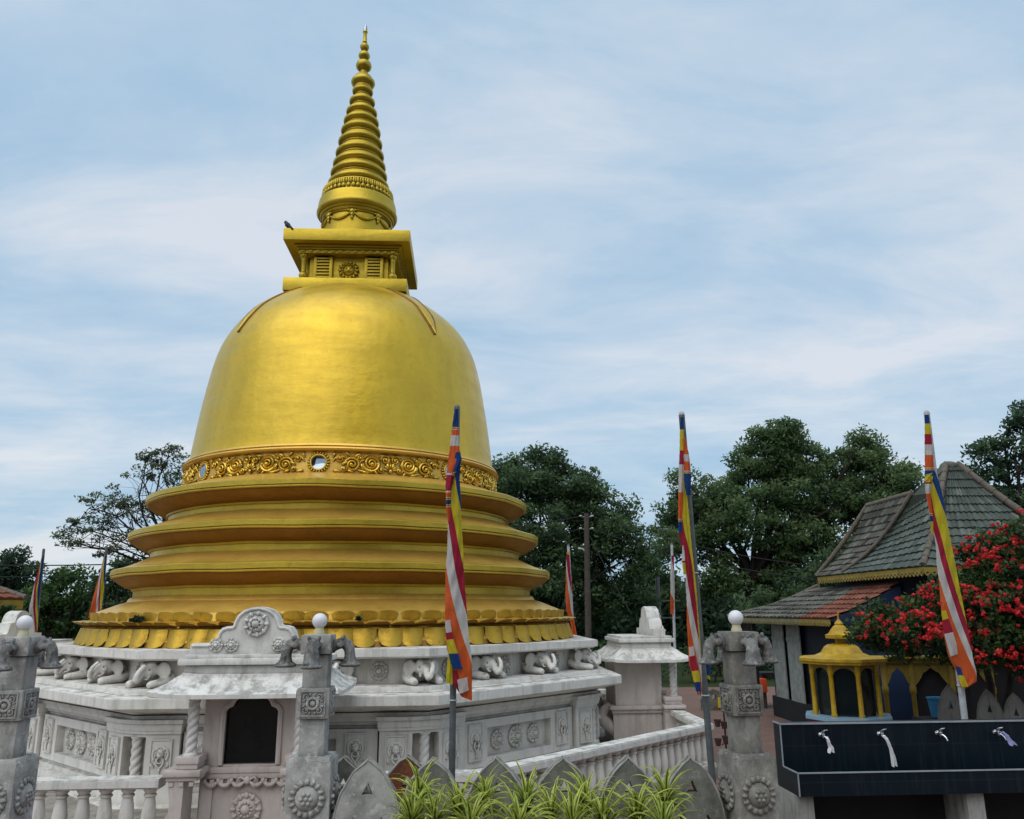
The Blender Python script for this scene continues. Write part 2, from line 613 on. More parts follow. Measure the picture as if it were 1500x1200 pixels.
MAT['navy'] = tilemat()
MAT['pave'] = pavemat()
MAT['flag'] = flagmat()
MAT['trim'] = plain('pale_edging', (.34, .38, .42), .35, 0, .2, 8, 0)
MAT['soil'] = plain('ground_soil', (.035, .05, .018), .95, 0, .5, .6, .3, .1)
MAT['mound_surface'] = plain('mound_surface', (.10, .085, .06), .95, 0, .5, .25, .3, .1)  # surface of the unseen mound reflected in the dome
MAT['terrace'] = masonry('terrace_slab', (.36, .33, .29), (.14, .12, .09), .6, .6)


def glassmat():
    m, nt, b = nodes('smoky_glass')
    b.inputs['Base Color'].default_value = (.008, .014, .015, 1)
    b.inputs['Roughness'].default_value = .08
    tr = N(nt, 'ShaderNodeBsdfTransparent')
    mx = N(nt, 'ShaderNodeMixShader')
    mx.inputs[0].default_value = .5
    L(nt, tr.outputs[0], mx.inputs[1]); L(nt, b.outputs[0], mx.inputs[2])
    L(nt, mx.outputs[0], nt.nodes['Material Output'].inputs[0])
    return m


MAT['pane'] = glassmat()
MAT['bark_dark'] = plain('dark_bark', (.028, .024, .02), .95, 0, .5, 7, .4, .1)


def wobble(o, amp, freq, seed=0.0):
    """hand-made unevenness: push vertices in and out by smooth noise"""
    from mathutils import noise as mn
    me = o.data
    for v in me.vertices:
        c = v.co
        r_ = math.hypot(c.x, c.y)
        if r_ < 1e-3:
            continue
        k = amp * mn.noise(Vector((c.x * freq + seed, c.y * freq, c.z * freq * .35)))
        k2 = amp * .8 * mn.noise(Vector((c.x * freq + seed + 9, c.y * freq, 3)))
        v.co = (c.x * (1 + k / r_), c.y * (1 + k / r_), c.z + k2)
    return o

MAT['slab_shade'] = masonry('shaded_cement', (.13, .13, .12), (.03, .03, .028), .8, .6, .95, 1.8)  # cement darkened in its colour for the shade under the bush
MAT['leaf_e'] = leafmat('leaf_low', (.012, .036, .014), (.075, .15, .045), .3)

MAT['gold_soffit'] = gold('soffit_shade_gold', (.27, .135, .03), (.09, .045, .015), .55, .6, 2.4, .12, .6)  # soffit shade put into a browner, darker gold

MAT['lime'] = masonry('lime_crust', (.42, .41, .38), (.07, .07, .06), .8, .8, .95, 4.0)


def blademat():
    m = leafmat('striped_blade_mix', (.16, .10, .035), (.62, .66, .13), .3)
    cr = [n for n in m.node_tree.nodes if n.type == 'VALTORGB'][0].color_ramp
    for e, (p_, c_) in zip(cr.elements, [(0, (.17, .11, .04)), (.10, (.045, .095, .014)), (1, (.70, .70, .15))]):
        e.position = p_
        e.color = (*c_, 1)
    e = cr.elements.new(.5)
    e.color = (.27, .36, .05, 1)
    return m


MAT['blade'] = blademat()

MAT['gold_olive'] = gold('olive_gold_paint', (.68, .475, .055), (.26, .15, .03), .40, .66, 2.4, .12, .5)

MAT['gold_under'] = gold('shaded_gold_paint', (.42, .22, .04), (.10, .05, .015), .5, .6, 4, .12, .6)  # shade of the petal undersides painted into the gold

MAT['cement_old'] = masonry('old_brown_cement', (.30, .285, .255), (.045, .042, .036), .85, .85, .94, 2.0, (.06, .06, .05), .4)

MAT['leaf_f'] = leafmat('leaf_pale', (.055, .085, .05), (.26, .31, .17), .55)

# ------------------------------------------------------------------ golden stupa
CX, CY = -2.4555, 11.7461
PHI = R(3.2)
FT = math.tan(PI / 8)


def face(k, t=0.0, inr=0.0, z=0.0):
    """frame on octagon face k: x along the face, -y outward"""
    return RZ(k * PI / 4) @ T(t, -inr, z)


def corner(k, rad, z=0.0):
    return RZ((k + .5) * PI / 4) @ T(0, -rad, z)


stupa = thing('golden_stupa', 'tall golden bell-shaped stupa with ringed spire above the white platform', 'stupa', (CX, CY, 0), PHI)

b = MB()
b.lathe([(3.2, 1.49), (3.24, 1.56), (3.17, 1.66), (3.22, 1.70), (3.15, 1.74), (3.12, 1.86), (3.06, 1.885), (2.96, 1.925), (2.86, 1.965), (2.76, 1.995), (2.735, 2.035), (2.715, 2.05)], 128)
wobble(b.build('lotus_base', MAT['gold'], stupa), .009, 1.7, 2)


def petal_row(name, n, r_fn, z0, z1, bulge, mode, mat, half=0.0):
    """row of petals: mode down = rounded bottoms hanging, up = rounded tops, lip = curled outward"""
    b = MB()
    da = 2 * PI / n
    nu, nv = 8, 5
    for i in range(n):
        jit = rng.uniform(-.008, .008)
        jz, jw, jt = rng.uniform(-.003, .003), rng.uniform(1.0, 1.05), rng.uniform(-.006, .006)
        ac = (i + half) * da

        def fn(u, v):
            x = 2 * u - 1
            prof = math.sqrt(max(0, 1 - (abs(x) * .995) ** (2.9 if mode == 'down' else 2.4)))
            if mode == 'down':
                z = z1 + (z0 - z1) * v * (.5 + .5 * prof)
                r = r_fn(z) + bulge * (1 - x * x) * (.35 + .65 * v) + .012
            elif mode == 'up':
                z = z0 + (z1 - z0) * v * (.62 + .38 * prof)
                r = r_fn(z) + bulge * (1 - x ** 4) * (.4 + .6 * v) + .008
            else:
                z = z0 + (z1 - z0) * (v ** .8) * (.52 + .48 * prof)
                r = r_fn(z) + bulge * (v ** 1.5) * (.45 + .55 * prof) + .006 + .02 * prof * v
            a = ac + jt + x * da * .5 * jw
            z += jz * v
            return ((r + jit) * math.sin(a), -(r + jit) * math.cos(a), z)
        b.sheet(fn, nu, nv, mi=1 if mode == 'lip' else 0)
        if mode == 'lip':
            def fn2(u, v):
                p = Vector(fn(u, 1.0))
                rr = math.hypot(p.x, p.y)
                q = (rr - v * .15) / rr
                return (p.x * q, p.y * q, p.z + .006 + .012 * v)
            b.sheet(fn2, nu, 1)
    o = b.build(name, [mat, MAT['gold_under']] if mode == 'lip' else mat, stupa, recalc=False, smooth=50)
    return o


petal_row('lotus_petals', 80, lambda z: 3.20 + .02 * (1.68 - z) / .2, 1.50, 1.69, .07, 'down', MAT['gold_petal'])
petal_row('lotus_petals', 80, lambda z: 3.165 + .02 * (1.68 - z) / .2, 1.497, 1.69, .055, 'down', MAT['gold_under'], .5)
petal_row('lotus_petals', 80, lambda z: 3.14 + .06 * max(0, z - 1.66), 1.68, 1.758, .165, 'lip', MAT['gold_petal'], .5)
petal_row('lotus_petals', 80, lambda z: 3.125 - .1 * max(0, z - 1.78), 1.76, 1.87, .04, 'up', MAT['gold_petal'])


def moulding(rim, zr, neck, zn_bot, zn_top, nxt, znx):
    """flaring ring: neck band, soffit, stepped fascia, sloping top"""
    b = MB()
    p = [(neck + .02, zn_bot - .012), (neck + .02, zn_bot), (neck, zn_bot + .004), (neck, zn_top - .03), (neck + .025, zn_top - .026), (neck + .03, zn_top - .004), (neck + .045, zn_top)]
    for i in range(1, 8):
        q = i / 7
        p.append((neck + .045 + (rim - .03 - neck - .045) * q, zn_top + (zr - .012 - zn_top) * (q ** 1.5)))
    p += [(rim - .026, zr), (rim - .006, zr + .004), (rim, zr + .012), (rim, zr + .022), (rim - .012, zr + .03), (rim + .002, zr + .036), (rim + .004, zr + .09), (rim - .012, zr + .102)]
    for i in range(1, 7):
        q = i / 6
        p.append((rim - .012 + (nxt - rim + .012) * q, zr + .102 + (znx - zr - .102) * (q ** 1.25)))
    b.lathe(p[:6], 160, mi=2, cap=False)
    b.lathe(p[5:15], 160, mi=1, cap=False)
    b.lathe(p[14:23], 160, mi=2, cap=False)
    b.lathe(p[22:], 160, cap=False)
    return wobble(b.build('ring_moulding', [MAT['gold'], MAT['gold_soffit'], MAT['gold_olive']], stupa, smooth=30), .011, 1.7, rim * 7)


moulding(2.975, 2.285, 2.69, 2.03, 2.16, 2.56, 2.545)
moulding(2.815, 2.765, 2.535, 2.54, 2.645, 2.38, 3.03)
moulding(2.645, 3.245, 2.35, 3.025, 3.125, 2.235, 3.475)

b = MB()
b.lathe([(2.235, 3.47), (2.2, 3.475), (2.185, 3.73), (2.2, 3.745), (2.24, 3.755), (2.252, 3.775), (2.24, 3.795), (2.215, 3.80), (2.228, 3.815), (2.215, 3.84), (2.17, 3.845)], 128, cap=False)
band = b.build('ornament_band', MAT['gold'], stupa)


# scrolling vine relief between round mirrors
def band_pt(s, z, d):
    r = 2.198 + d - (z - 3.475) * .06
    a = s / 2.2
    return (r * math.sin(a), -r * math.cos(a), z)


def spiral(s0, z0, r0, turns, dirn, a0, rt, flat=.014):
    pts, rad = [], []
    n = int(18 * turns)
    for i in range(n + 1):
        q = i / n
        a = a0 + dirn * q * turns * 2 * PI
        r = r0 * (1 - .84 * q)
        pts.append(band_pt(s0 + r * math.cos(a), z0 + r * math.sin(a) * .98, flat + .014 * q))
        rad.append(rt * (1 - .35 * q))
    return pts, rad


half = 2 * PI * 2.2 / 16
vine_mes = []
for sgn in (1, -1):
    vm = MB()
    seq = [(.40, 3.585, .092, 1.9, -1, PI * .9, .020), (.63, 3.61, .108, 2.3, 1, -PI * .95, .022), (.255, 3.655, .055, 1.4, 1, 0.2, .015), (.80, 3.66, .060, 1.5, -1, PI, .016),
           (.50, 3.67, .045, 1.3, -1, -.6, .013), (.75, 3.535, .045, 1.3, 1, 2.2, .014), (.30, 3.53, .042, 1.2, -1, 1.0, .013)]
    for (s0, z0, r0, tn, dr, a0, rt) in seq:
        pts, rad = spiral(s0, z0, r0, tn, dr, a0, rt)
        if sgn < 0:
            pts, rad = spiral(-s0, z0, r0, tn, -dr, PI - a0, rt)
        vm.tube(pts, rad, 6)
        e = pts[-1]
        vm.ball(e, rt * 1.35, nu=8, nv=5)
    # linking stems
    for (a, c, e) in [((.17, 3.62), (.22, 3.72), (.33, 3.66)), ((.47, 3.52), (.55, 3.49), (.66, 3.50)), ((.49, 3.60), (.53, 3.70), (.60, 3.715)), ((.72, 3.70), (.80, 3.725), (.86, 3.70))]:
        pts = []
        for i in range(9):
            q = i / 8
            s_ = (1 - q) ** 2 * a[0] + 2 * q * (1 - q) * c[0] + q * q * e[0]
            z_ = (1 - q) ** 2 * a[1] + 2 * q * (1 - q) * c[1] + q * q * e[1]
            pts.append(band_pt(sgn * s_, z_, .014))
        vm.tube(pts, [.008, .012, .015, .016, .016, .015, .013, .011, .008], 6)
    # leaf tips
    for (s_, z_, an, ln) in [(.46, 3.70, .6, .05), (.34, 3.715, 2.4, .04), (.56, 3.49, -.3, .05), (.70, 3.60, .2, .05), (.31, 3.60, -2.6, .045), (.22, 3.50, -.2, .05), (.52, 3.56, 1.9, .05), (.69, 3.49, -.9, .04), (.18, 3.70, 1.2, .035), (.83, 3.58, 1.6, .05), (.38, 3.50, -.4, .045)]:
        p = Vector(band_pt(sgn * s_, z_, .016))
        an2 = an if sgn > 0 else PI - an
        vm.ball(p, (ln, .018, ln * .42), rot=RZ(sgn * s_ / 2.2) @ RY(-an2), nu=8, nv=5)
    vine_mes.append(vm.mesh('scroll_relief', MAT['gold_relief'], 60))
# palmette half-way
vm = MB()
for i in range(7):
    an = PI * (i + .5) / 7
    p = Vector(band_pt(half + .062 * math.cos(an), 3.525 + .06 * math.sin(an), .018))
    vm.ball(p, (.034, .02, .013), rot=RZ(half / 2.2) @ RY(-an), nu=8, nv=5)
vm.ball(band_pt(half, 3.52, .022), (.028, .02, .028), nu=8, nv=6)
palm_me = vm.mesh('palmette', MAT['gold_relief'], 60)
mm = MB()
mm.lathe([(0.0, .022), (.082, .02), (.088, .024)], 28, RX(PI / 2), cap=False)
mir_me = mm.mesh('mirror', MAT['mirror'])
fm = MB()
fm.torus((0, 0, 0), .094, .013, RX(PI / 2) @ T(0, 0, .018), nu=30)
for i in range(22):
    a = 2 * PI * i / 22
    fm.ball((.118 * math.cos(a), -.012, .118 * math.sin(a)), (.022, .018, .0125), rot=RY(-a), nu=8, nv=5)
frame_me = fm.mesh('mirror_frame', MAT['gold_relief'], 60)
for k in range(8):
    a = k * PI / 4
    for me_ in vine_mes:
        inst('scroll_relief', me_, band, RZ(a))
    inst('palmette', palm_me, band, RZ(a))
    m_ = inst('mirror', mir_me, band, RZ(a) @ T(0, -2.19, 3.605) @ RX(R(-3)))
    inst('mirror_frame', frame_me, band, RZ(a) @ T(0, -2.19, 3.605) @ RX(R(-3)))

# bell dome
prof = [(2.175, 3.82), (2.155, 3.92), (2.142, 4.05), (2.124, 4.2), (2.10, 4.4), (2.072, 4.6), (2.04, 4.8), (2.008, 5.0), (1.972, 5.2), (1.95, 5.3), (1.922, 5.42), (1.88, 5.55), (1.832, 5.66), (1.77, 5.78), (1.69, 5.90), (1.59, 6.02), (1.47, 6.13), (1.34, 6.235), (1.2, 6.33), (1.05, 6.41), (.9, 6.47), (.6, 6.53), (0, 6.545)]
pp = []
for (r0, z0), (r1, z1) in zip(prof[:-1], prof[1:]):
    pp += [(r0, z0), ((r0 + r1) / 2 + .0015, (z0 + z1) / 2)]
pp.append(prof[-1])
b = MB()
b.lathe(pp, 160, cap=False)
dome = wobble(b.build('bell_dome', MAT['dome'], stupa, smooth=60), .006, 1.5, 4)


def dome_r(z):
    zs = [p[1] for p in prof]
    rs = [p[0] for p in prof]
    return float(np.interp(z, zs, rs))


# pointed leaf ornaments running down the dome from the corners of the square block
for k in range(4):
    b = MB()

    def fn(u, v):
        z = 6.46 - v * .90
        a = PI / 4 + k * PI / 2
        w = (.19 * (1 - v) ** .8 + .012) * (1 + .18 * math.sin(v * 11)) if v < .97 else .004
        x = 2 * u - 1
        r = dome_r(z) + .028 * (1 - abs(x) ** 3) + .004
        aa = a + x * w / max(.9, r) * (.9)
        return (r * math.sin(aa), -r * math.cos(aa), z)
    b.sheet(fn, 8, 26)
    b.build('leaf_ornament', MAT['dome'], stupa, recalc=False)
    b = MB()
    for s_ in (-1, 1):
        pts = [fn((s_ + 1) / 2 * .98 + .01, j / 26) for j in range(27)]
        b.tube(pts, .018, 6)
    b.build('leaf_edge', MAT['gold_soffit'], stupa)

# square harmika
b = MB()
b.box((0, 0, 6.46), (1.78, 1.78, .20), bev=.012)
b.box((0, 0, 6.575), (1.52, 1.52, .035), bev=.006)
hb = b.build('harmika_base', MAT['gold_dull'], stupa)
b = MB()
b.box((0, 0, 6.80), (1.16, 1.16, .45))
hm = b.build('harmika_body', MAT['gold_dull'], stupa)
lou = MB()
lou.box((0, 0, 0), (.27, .04, .40))
for s_ in (-1, 1):
    lou.box((s_ * .115, -.03, 0), (.045, .03, .40), bev=.004)
for i in range(8):
    lou.box((0, -.028, -.175 + i * .05), (.19, .035, .022), M=I4, bev=.004)
lou_me = lou.mesh('louvre_panel', MAT['gold_dull'])
med = MB()
med.ball((0, 0, 0), (.085, .05, .085), nu=20, nv=12)
med.torus((0, 0, 0), .10, .014, RX(PI / 2))
for i in range(14):
    a = 2 * PI * i / 14
    med.ball((.125 * math.cos(a), -.01, .125 * math.sin(a)), (.032, .03, .024), rot=RY(-a), nu=8, nv=6)
for q in [(-.03, -.045, .02), (.03, -.045, .03), (0, -.05, -.02), (-.04, -.035, -.03), (.04, -.035, -.02)]:
    med.ball(q, .02, nu=8, nv=6)
med_me = med.mesh('medallion', MAT['gold_dull'], 60)
clm = MB()
clm.lathe([(.062, 0), (.062, .03), (.05, .04), (.064, .075), (.066, .105), (.048, .135), (.034, .15), (.034, .33), (.04, .345), (.036, .36), (.05, .385), (.055, .40), (.055, .425)], 16)
clm_me = clm.mesh('baluster_column', MAT['gold_dull'])
for k in range(4):
    Mk = RZ(k * PI / 2)
    for x in (-.375, .375):
        inst('louvre_panel', lou_me, hm, Mk @ T(x, -.60, 6.80))
    inst('medallion', med_me, hm, Mk @ T(0, -.60, 6.80))
    inst('baluster_column', clm_me, stupa, Mk @ T(.655, -.655, 6.592))
b = MB()
b.box((0, 0, 7.045), (1.46, 1.46, .055), bev=.006)
for k in range(4):
    for i in range(13):
        b.box((-.66 + i * .11, -.735, 7.048), (.06, .02, .034), RZ(k * PI / 2), bev=.003)
b.box((0, 0, 7.0875), (1.5, 1.5, .03), bev=.004)
b.box((0, 0, 7.1175), (1.58, 1.58, .03), bev=.004)
b.build('entablature', MAT['gold_dull'], stupa)
b = MB()
b.box((0, 0, 7.2275), (1.84, 1.84, .185), bev=.012)
b.build('harmika_slab', MAT['gold_dull'], stupa)

# spire
b = MB()
b.lathe([(.56, 7.32), (.54, 7.36), (.525, 7.40), (.52, 7.86), (.54, 7.87), (.548, 7.885), (.548, 7.90), (.572, 7.905), (.582, 7.92), (.582, 7.935), (.612, 7.94), (.622, 7.955), (.634, 7.975), (.634, 8.0), (.622, 8.03), (.612, 8.13), (.60, 8.185), (.575, 8.20), (.548, 8.21), (.535, 8.30), (.52, 8.385), (.535, 8.395), (.53, 8.41), (.47, 8.43), (.45, 8.48)], 72, cap=False)
b.build('spire_drum', MAT['gold_dull'], stupa)
b = MB()
NG = 8
for i in range(NG):
    a0, a1 = 2 * PI * i / NG, 2 * PI * (i + 1) / NG
    pts = []
    for j in range(13):
        q = j / 12
        a = a0 + (a1 - a0) * q
        pts.append((.532 * math.sin(a), -.532 * math.cos(a), 7.81 - .10 * math.sin(PI * q)))
    b.tube(pts, [.010 + .016 * math.sin(PI * j / 12) for j in range(13)], 6)
    pts2 = [(p[0], p[1], 7.825 + .012 * math.sin(PI * j / 12)) for j, p in enumerate(pts)]
    b.tube(pts2, .011, 5)
    M_ = RZ(a0) @ T(0, -.537, 0)
    b.ball((0, 0, 7.815), (.045, .03, .05), M_, nu=10, nv=6)
    b.ball((0, 0, 7.76), (.034, .026, .038), M_, nu=8, nv=6)
    b.ball((0, 0, 7.712), (.022, .02, .032), M_, nu=8, nv=6)
    for s_ in (-1, 1):
        b.ball((s_ * .045, 0, 7.83), (.032, .02, .02), M_, nu=8, nv=5)
b.build('garland_relief', MAT['gold_dull'], stupa, smooth=60)
b = MB()
for i in range(46):
    a = 2 * PI * i / 46
    M_ = RZ(a + rng.uniform(-.01, .01)) @ T(0, -.545, 8.30)
    b.ball((0, -.008, -.045), (.034, .026, .042), M_, nu=8, nv=6)
    b.ball((0, .004, .035), (.022, .026, .062), M_, nu=8, nv=6)
    M2 = RZ(a + PI / 46) @ T(0, -.540, 8.30)
    b.ball((0, .0, .04), (.018, .022, .055), M2, nu=8, nv=6)
b.build('leaf_collar', MAT['gold_dull'], stupa, smooth=60)
rings = [(.490, 8.517), (.454, 8.714), (.425, 8.887), (.391, 9.087), (.358, 9.30), (.323, 9.512), (.289, 9.696), (.255, 9.876), (.212, 10.079), (.172, 10.283)]
for i, (r, z) in enumerate(rings):
    b = MB()
    rn = rings[i + 1][0] if i < 9 else .15
    zn = rings[i + 1][1] if i < 9 else 10.4
    b.lathe([(r - .062, z - .062), (r - .05, z - .052), (r - .02, z - .045), (r - .005, z - .028), (r, z - .004), (r - .004, z + .018), (r - .02, z + .036), (r - .045, z + .046), (r - .056, z + .05), (r - .058, z + .075), (rn - .056, zn - .085), (rn - .05, zn - .08), (rn - .05, zn - .06)], 56, cap=False)
    b.build('spire_ring', MAT['gold_dull'], stupa, smooth=45)
b = MB()
b.lathe([(.13, 10.28), (.14, 10.37), (.185, 10.41), (.198, 10.44), (.194, 10.475), (.16, 10.515), (.14, 10.56), (.10, 10.60), (.06, 10.63), (.055, 10.675), (.09, 10.70), (.122, 10.735), (.132, 10.78), (.118, 10.83), (.07, 10.87), (.045, 10.89), (.07, 10.92), (.094, 10.955), (.097, 10.98), (.082, 11.02), (.045, 11.055), (.035, 11.075), (.06, 11.10), (.077, 11.145), (.07, 11.18), (.04, 11.21), (.03, 11.225), (.04, 11.24), (.036, 11.27), (.028, 11.42), (.042, 11.44), (.036, 11.47)], 32, cap=False)
b.build('finial', MAT['gold_dull'], stupa)
b = MB()
b.lathe([(.034, 11.468), (.036, 11.50), (.026, 11.56), (.010, 11.61), (0, 11.632)], 16, cap=False)
b.build('crystal_tip', MAT['mirror'], stupa)

# weeds rooted on the lotus base
for (a, r, z, lab) in [(R(-33), 3.22, 1.77, 'small dark weed rooted on the left part of the golden lotus base'), (R(12), 3.24, 1.77, 'tiny weed tuft rooted in the golden petals near the middle')]:
    b = MB()
    for i in range(26):
        d = Vector((rng.gauss(0, 1), rng.gauss(0, 1), abs(rng.gauss(.6, .6)))).normalized()
        ln = rng.uniform(.05, .12) * (1 if a < 0 else .55)
        s_ = d.orthogonal().normalized() * ln * .3
        b.add([(0, 0, 0), d * ln * .6 + s_, d * ln, d * ln * .6 - s_], [(0, 1, 2, 3)])
    o = b.build('weed', MAT['leaf_c'], None, T(CX, CY, 0) @ RZ(PHI + a) @ T(0, -r, z), smooth=0, recalc=False)
    tag(o, lab, 'weed')

# bird on the slab corner
b = MB()
b.ball((0, 0, .085), (.075, .045, .05), rot=RY(R(-42)))
b.ball((.055, 0, .155), (.033, .03, .034))
b.ball((.03, 0, .12), (.04, .033, .045))
b.tube([(-.03, 0, .06), (-.09, 0, .01), (-.13, 0, -.03)], [.035, .026, .02], 8)
b.tube([(.08, 0, .155), (.105, 0, .148)], [.012, .003], 6)
b.tube([(0, .015, .06), (0, .015, 0)], .008, 5)
b.tube([(0, -.015, .06), (0, -.015, 0)], .008, 5)
bird_me = blob(b, MAT['pigeon'], .007, 3, 'pigeon')
o = inst('pigeon', bird_me, None, T(CX, CY, 0) @ RZ(PHI) @ T(-.875, -.875, 7.318) @ RZ(R(150)) @ S3(.78, .78, .78))
tag(o, 'small dark bird perched on the left corner of the golden slab', 'bird')

# ------------------------------------------------------------------ white octagonal platform
plat = thing('stupa_platform', 'white octagonal masonry platform with elephant frieze carrying the golden stupa', 'platform', (CX, CY, 0), PHI)
b = MB()
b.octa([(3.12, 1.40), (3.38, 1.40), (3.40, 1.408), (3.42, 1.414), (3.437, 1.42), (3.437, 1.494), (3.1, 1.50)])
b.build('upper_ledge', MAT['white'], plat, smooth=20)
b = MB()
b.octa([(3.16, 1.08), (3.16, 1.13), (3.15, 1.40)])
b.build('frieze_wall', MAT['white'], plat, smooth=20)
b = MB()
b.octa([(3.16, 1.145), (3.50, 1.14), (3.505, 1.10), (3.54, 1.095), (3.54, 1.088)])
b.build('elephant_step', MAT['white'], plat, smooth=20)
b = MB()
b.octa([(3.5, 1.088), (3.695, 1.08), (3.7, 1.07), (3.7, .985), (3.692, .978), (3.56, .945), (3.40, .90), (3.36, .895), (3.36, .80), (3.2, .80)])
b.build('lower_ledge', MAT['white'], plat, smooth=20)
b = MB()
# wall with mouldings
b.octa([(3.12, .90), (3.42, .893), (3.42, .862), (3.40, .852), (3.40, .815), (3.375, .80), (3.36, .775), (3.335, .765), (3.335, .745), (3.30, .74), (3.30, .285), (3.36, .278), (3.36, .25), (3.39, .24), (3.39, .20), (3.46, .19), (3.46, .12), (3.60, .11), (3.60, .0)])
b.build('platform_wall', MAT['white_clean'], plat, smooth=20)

# recessed centre panel frame, built per visible face
pan = MB()
outer = [(-.93, .28), (.93, .28), (.93, .742), (-.93, .742)]
hole = [(-.53, .365), (.53, .365), (.53, .655), (-.53, .655)]
pan.poly([outer, hole], -.085, 0)
pan_me = pan.mesh('recessed_panel', MAT['white_clean'], 20)


def rosette(r, d, n=10):
    b = MB()
    b.lathe([(r, 0), (r, d * .35), (r * .93, d * .5), (r * .80, d * .42), (r * .72, d * .3), (r * .62, d * .45), (r * .52, d * .8), (r * .40, d * .85), (r * .34, d * .7), (r * .28, d * 1.0), (r * .16, d * 1.25), (0, d * 1.3)], 28, RX(PI / 2), cap=False)
    for i in range(n):
        a = 2 * PI * i / n
        b.ball((r * .85 * math.cos(a), -d * .45, r * .85 * math.sin(a)), (r * .15, d * .28, r * .22), rot=RY(-a + PI / 2), nu=8, nv=5)
        b.ball((r * .42 * math.cos(a), -d * .85, r * .42 * math.sin(a)), (r * .13, d * .25, r * .08), rot=RY(-a), nu=6, nv=4)
    return b


ros_me = rosette(.098, .05).mesh('rosette', MAT['white'], 60)
ros_big = rosette(.115, .05, 12).mesh('rosette', MAT['white'], 60)
ros_small = rosette(.09, .05).mesh('rosette', MAT['white'], 60)


def lion_panel():
    b = MB()
    b.box((0, 0, 0), (.205, .016, .36), bev=.003)
    # raised border
    for (c, s_) in [((0, -.011, .172), (.205, .012, .012)), ((0, -.011, -.172), (.205, .012, .012)), ((-.0965, -.011, 0), (.012, .012, .332)), ((.0965, -.011, 0), (.012, .012, .332))]:
        b.box(c, s_)
    b.torus((0, -.012, .04), .072, .013, rot=RX(PI / 2), a0=R(-40), a1=R(220), nu=22, nv=7)
    b.torus((0, -.014, .04), .052, .006, rot=RX(PI / 2), a0=R(-30), a1=R(210), nu=20, nv=6)
    b.ball((0, -.02, .05), (.036, .028, .042), nu=12, nv=8)
    b.ball((0, -.042, .035), (.021, .018, .016), nu=10, nv=7)
    b.ball((0, -.046, .052), (.009, .012, .018), nu=8, nv=6)
    for s_ in (-1, 1):
        b.ball((s_ * .017, -.042, .065), (.009, .008, .008), nu=8, nv=6)
        b.ball((s_ * .034, -.02, .088), (.012, .01, .014), nu=8, nv=6)
        b.tube([(s_ * .085, -.012, -.03), (s_ * .075, -.016, -.06), (s_ * .055, -.014, -.07), (s_ * .06, -.012, -.05)], [.011, .012, .01, .006], 6)
        b.tube([(s_ * .03, -.02, .01), (s_ * .036, -.022, -.03), (s_ * .02, -.02, -.065), (0, -.018, -.08)], [.008, .01, .01, .008], 6)
    b.torus((0, -.024, -.01), .026, .007, rot=RX(PI / 2), nu=18, nv=6)
    b.ball((0, -.018, -.095), (.013, .011, .022), nu=8, nv=6)
    b.ball((0, -.016, -.13), (.008, .008, .022), nu=8, nv=6)
    for i in range(9):
        a = R(-20 + 220 * i / 8)
        b.ball((.045 * math.cos(a), -.014, .05 + .047 * math.sin(a)), (.014, .01, .008), rot=RY(-a), nu=6, nv=4)
    return b


lion_me = lion_panel().mesh('lion_panel', MAT['white_clean'], 50)


def twisted(r, h, turns=4, strands=3, n=22, m=64):
    b = MB()

    def fn(u, v):
        a = 2 * PI * u
        rr = r * (.74 + .30 * abs(math.sin(strands * .5 * a - v * turns * PI)) ** .8)
        return (rr * math.cos(a), rr * math.sin(a), v * h)
    b.sheet(fn, n, m, close=True)
    for z in (0, h):
        s_ = 1 if z == 0 else -1
        b.lathe([(r * 1.25, z), (r * 1.25, z + s_ * .012), (r * 1.05, z + s_ * .022), (r * .9, z + s_ * .03)], 18)
    return b


tw_me = twisted(.042, .50).mesh('twisted_column', MAT['white_clean'], 50)

# corner piers
pier = MB()
pr, pc = 3.43, 3.43 / math.cos(PI / 8)
ring_w = .47           # length of pier along each face, measured from the corner
ca = PI / 8
ex = Vector((math.cos(ca), math.sin(ca)))     # along face to the right, in corner frame (x right, -y out)


def pier_poly(grow, cham):
    r_ = (pr + grow) / math.cos(ca)
    A = Vector((0, -r_))
    dR = Vector((math.cos(ca), math.sin(ca)))
    dL = Vector((-math.cos(ca), math.sin(ca)))
    inner = (3.0) / math.cos(ca)
    o1, o2 = A + dL * (ring_w + grow), A + dR * (ring_w + grow)
    nR = Vector((-math.sin(ca), math.cos(ca)))
    nL = Vector((math.sin(ca), math.cos(ca)))
    return [o1, A + dL * cham, A + dR * cham, o2, o2 + nR * .30, Vector((0, -inner)), o1 + nL * .30]


def prism(b, poly, z0, z1):
    n = len(poly)
    vs = [(p[0], p[1], z0) for p in poly] + [(p[0], p[1], z1) for p in poly]
    fs = [tuple(range(n))[::-1], tuple(range(n, 2 * n))] + [(i, (i + 1) % n, (i + 1) % n + n, i + n) for i in range(n)]
    b.add(vs, fs)


def notch_poly():
    """pier shaft with a recess at the corner for the twisted column"""
    P = pier_poly(0, .15)
    a, c = P[1], P[2]
    ins = Vector((0, .32))
    return [P[0], a, a + ins + Vector((.03, 0)), c + ins - Vector((.03, 0)), c, P[3], P[4], P[5], P[6]]


prism(pier, notch_poly(), .30, .70)
prism(pier, pier_poly(.012, .15), .24, .30)
prism(pier, pier_poly(.05, .15), .11, .24)
prism(pier, pier_poly(.0, .15), .70, .73)
prism(pier, pier_poly(.02, .15), .73, .76)
prism(pier, pier_poly(.03, .15), .76, .825)
prism(pier, pier_poly(.055, .15), .825, .86)
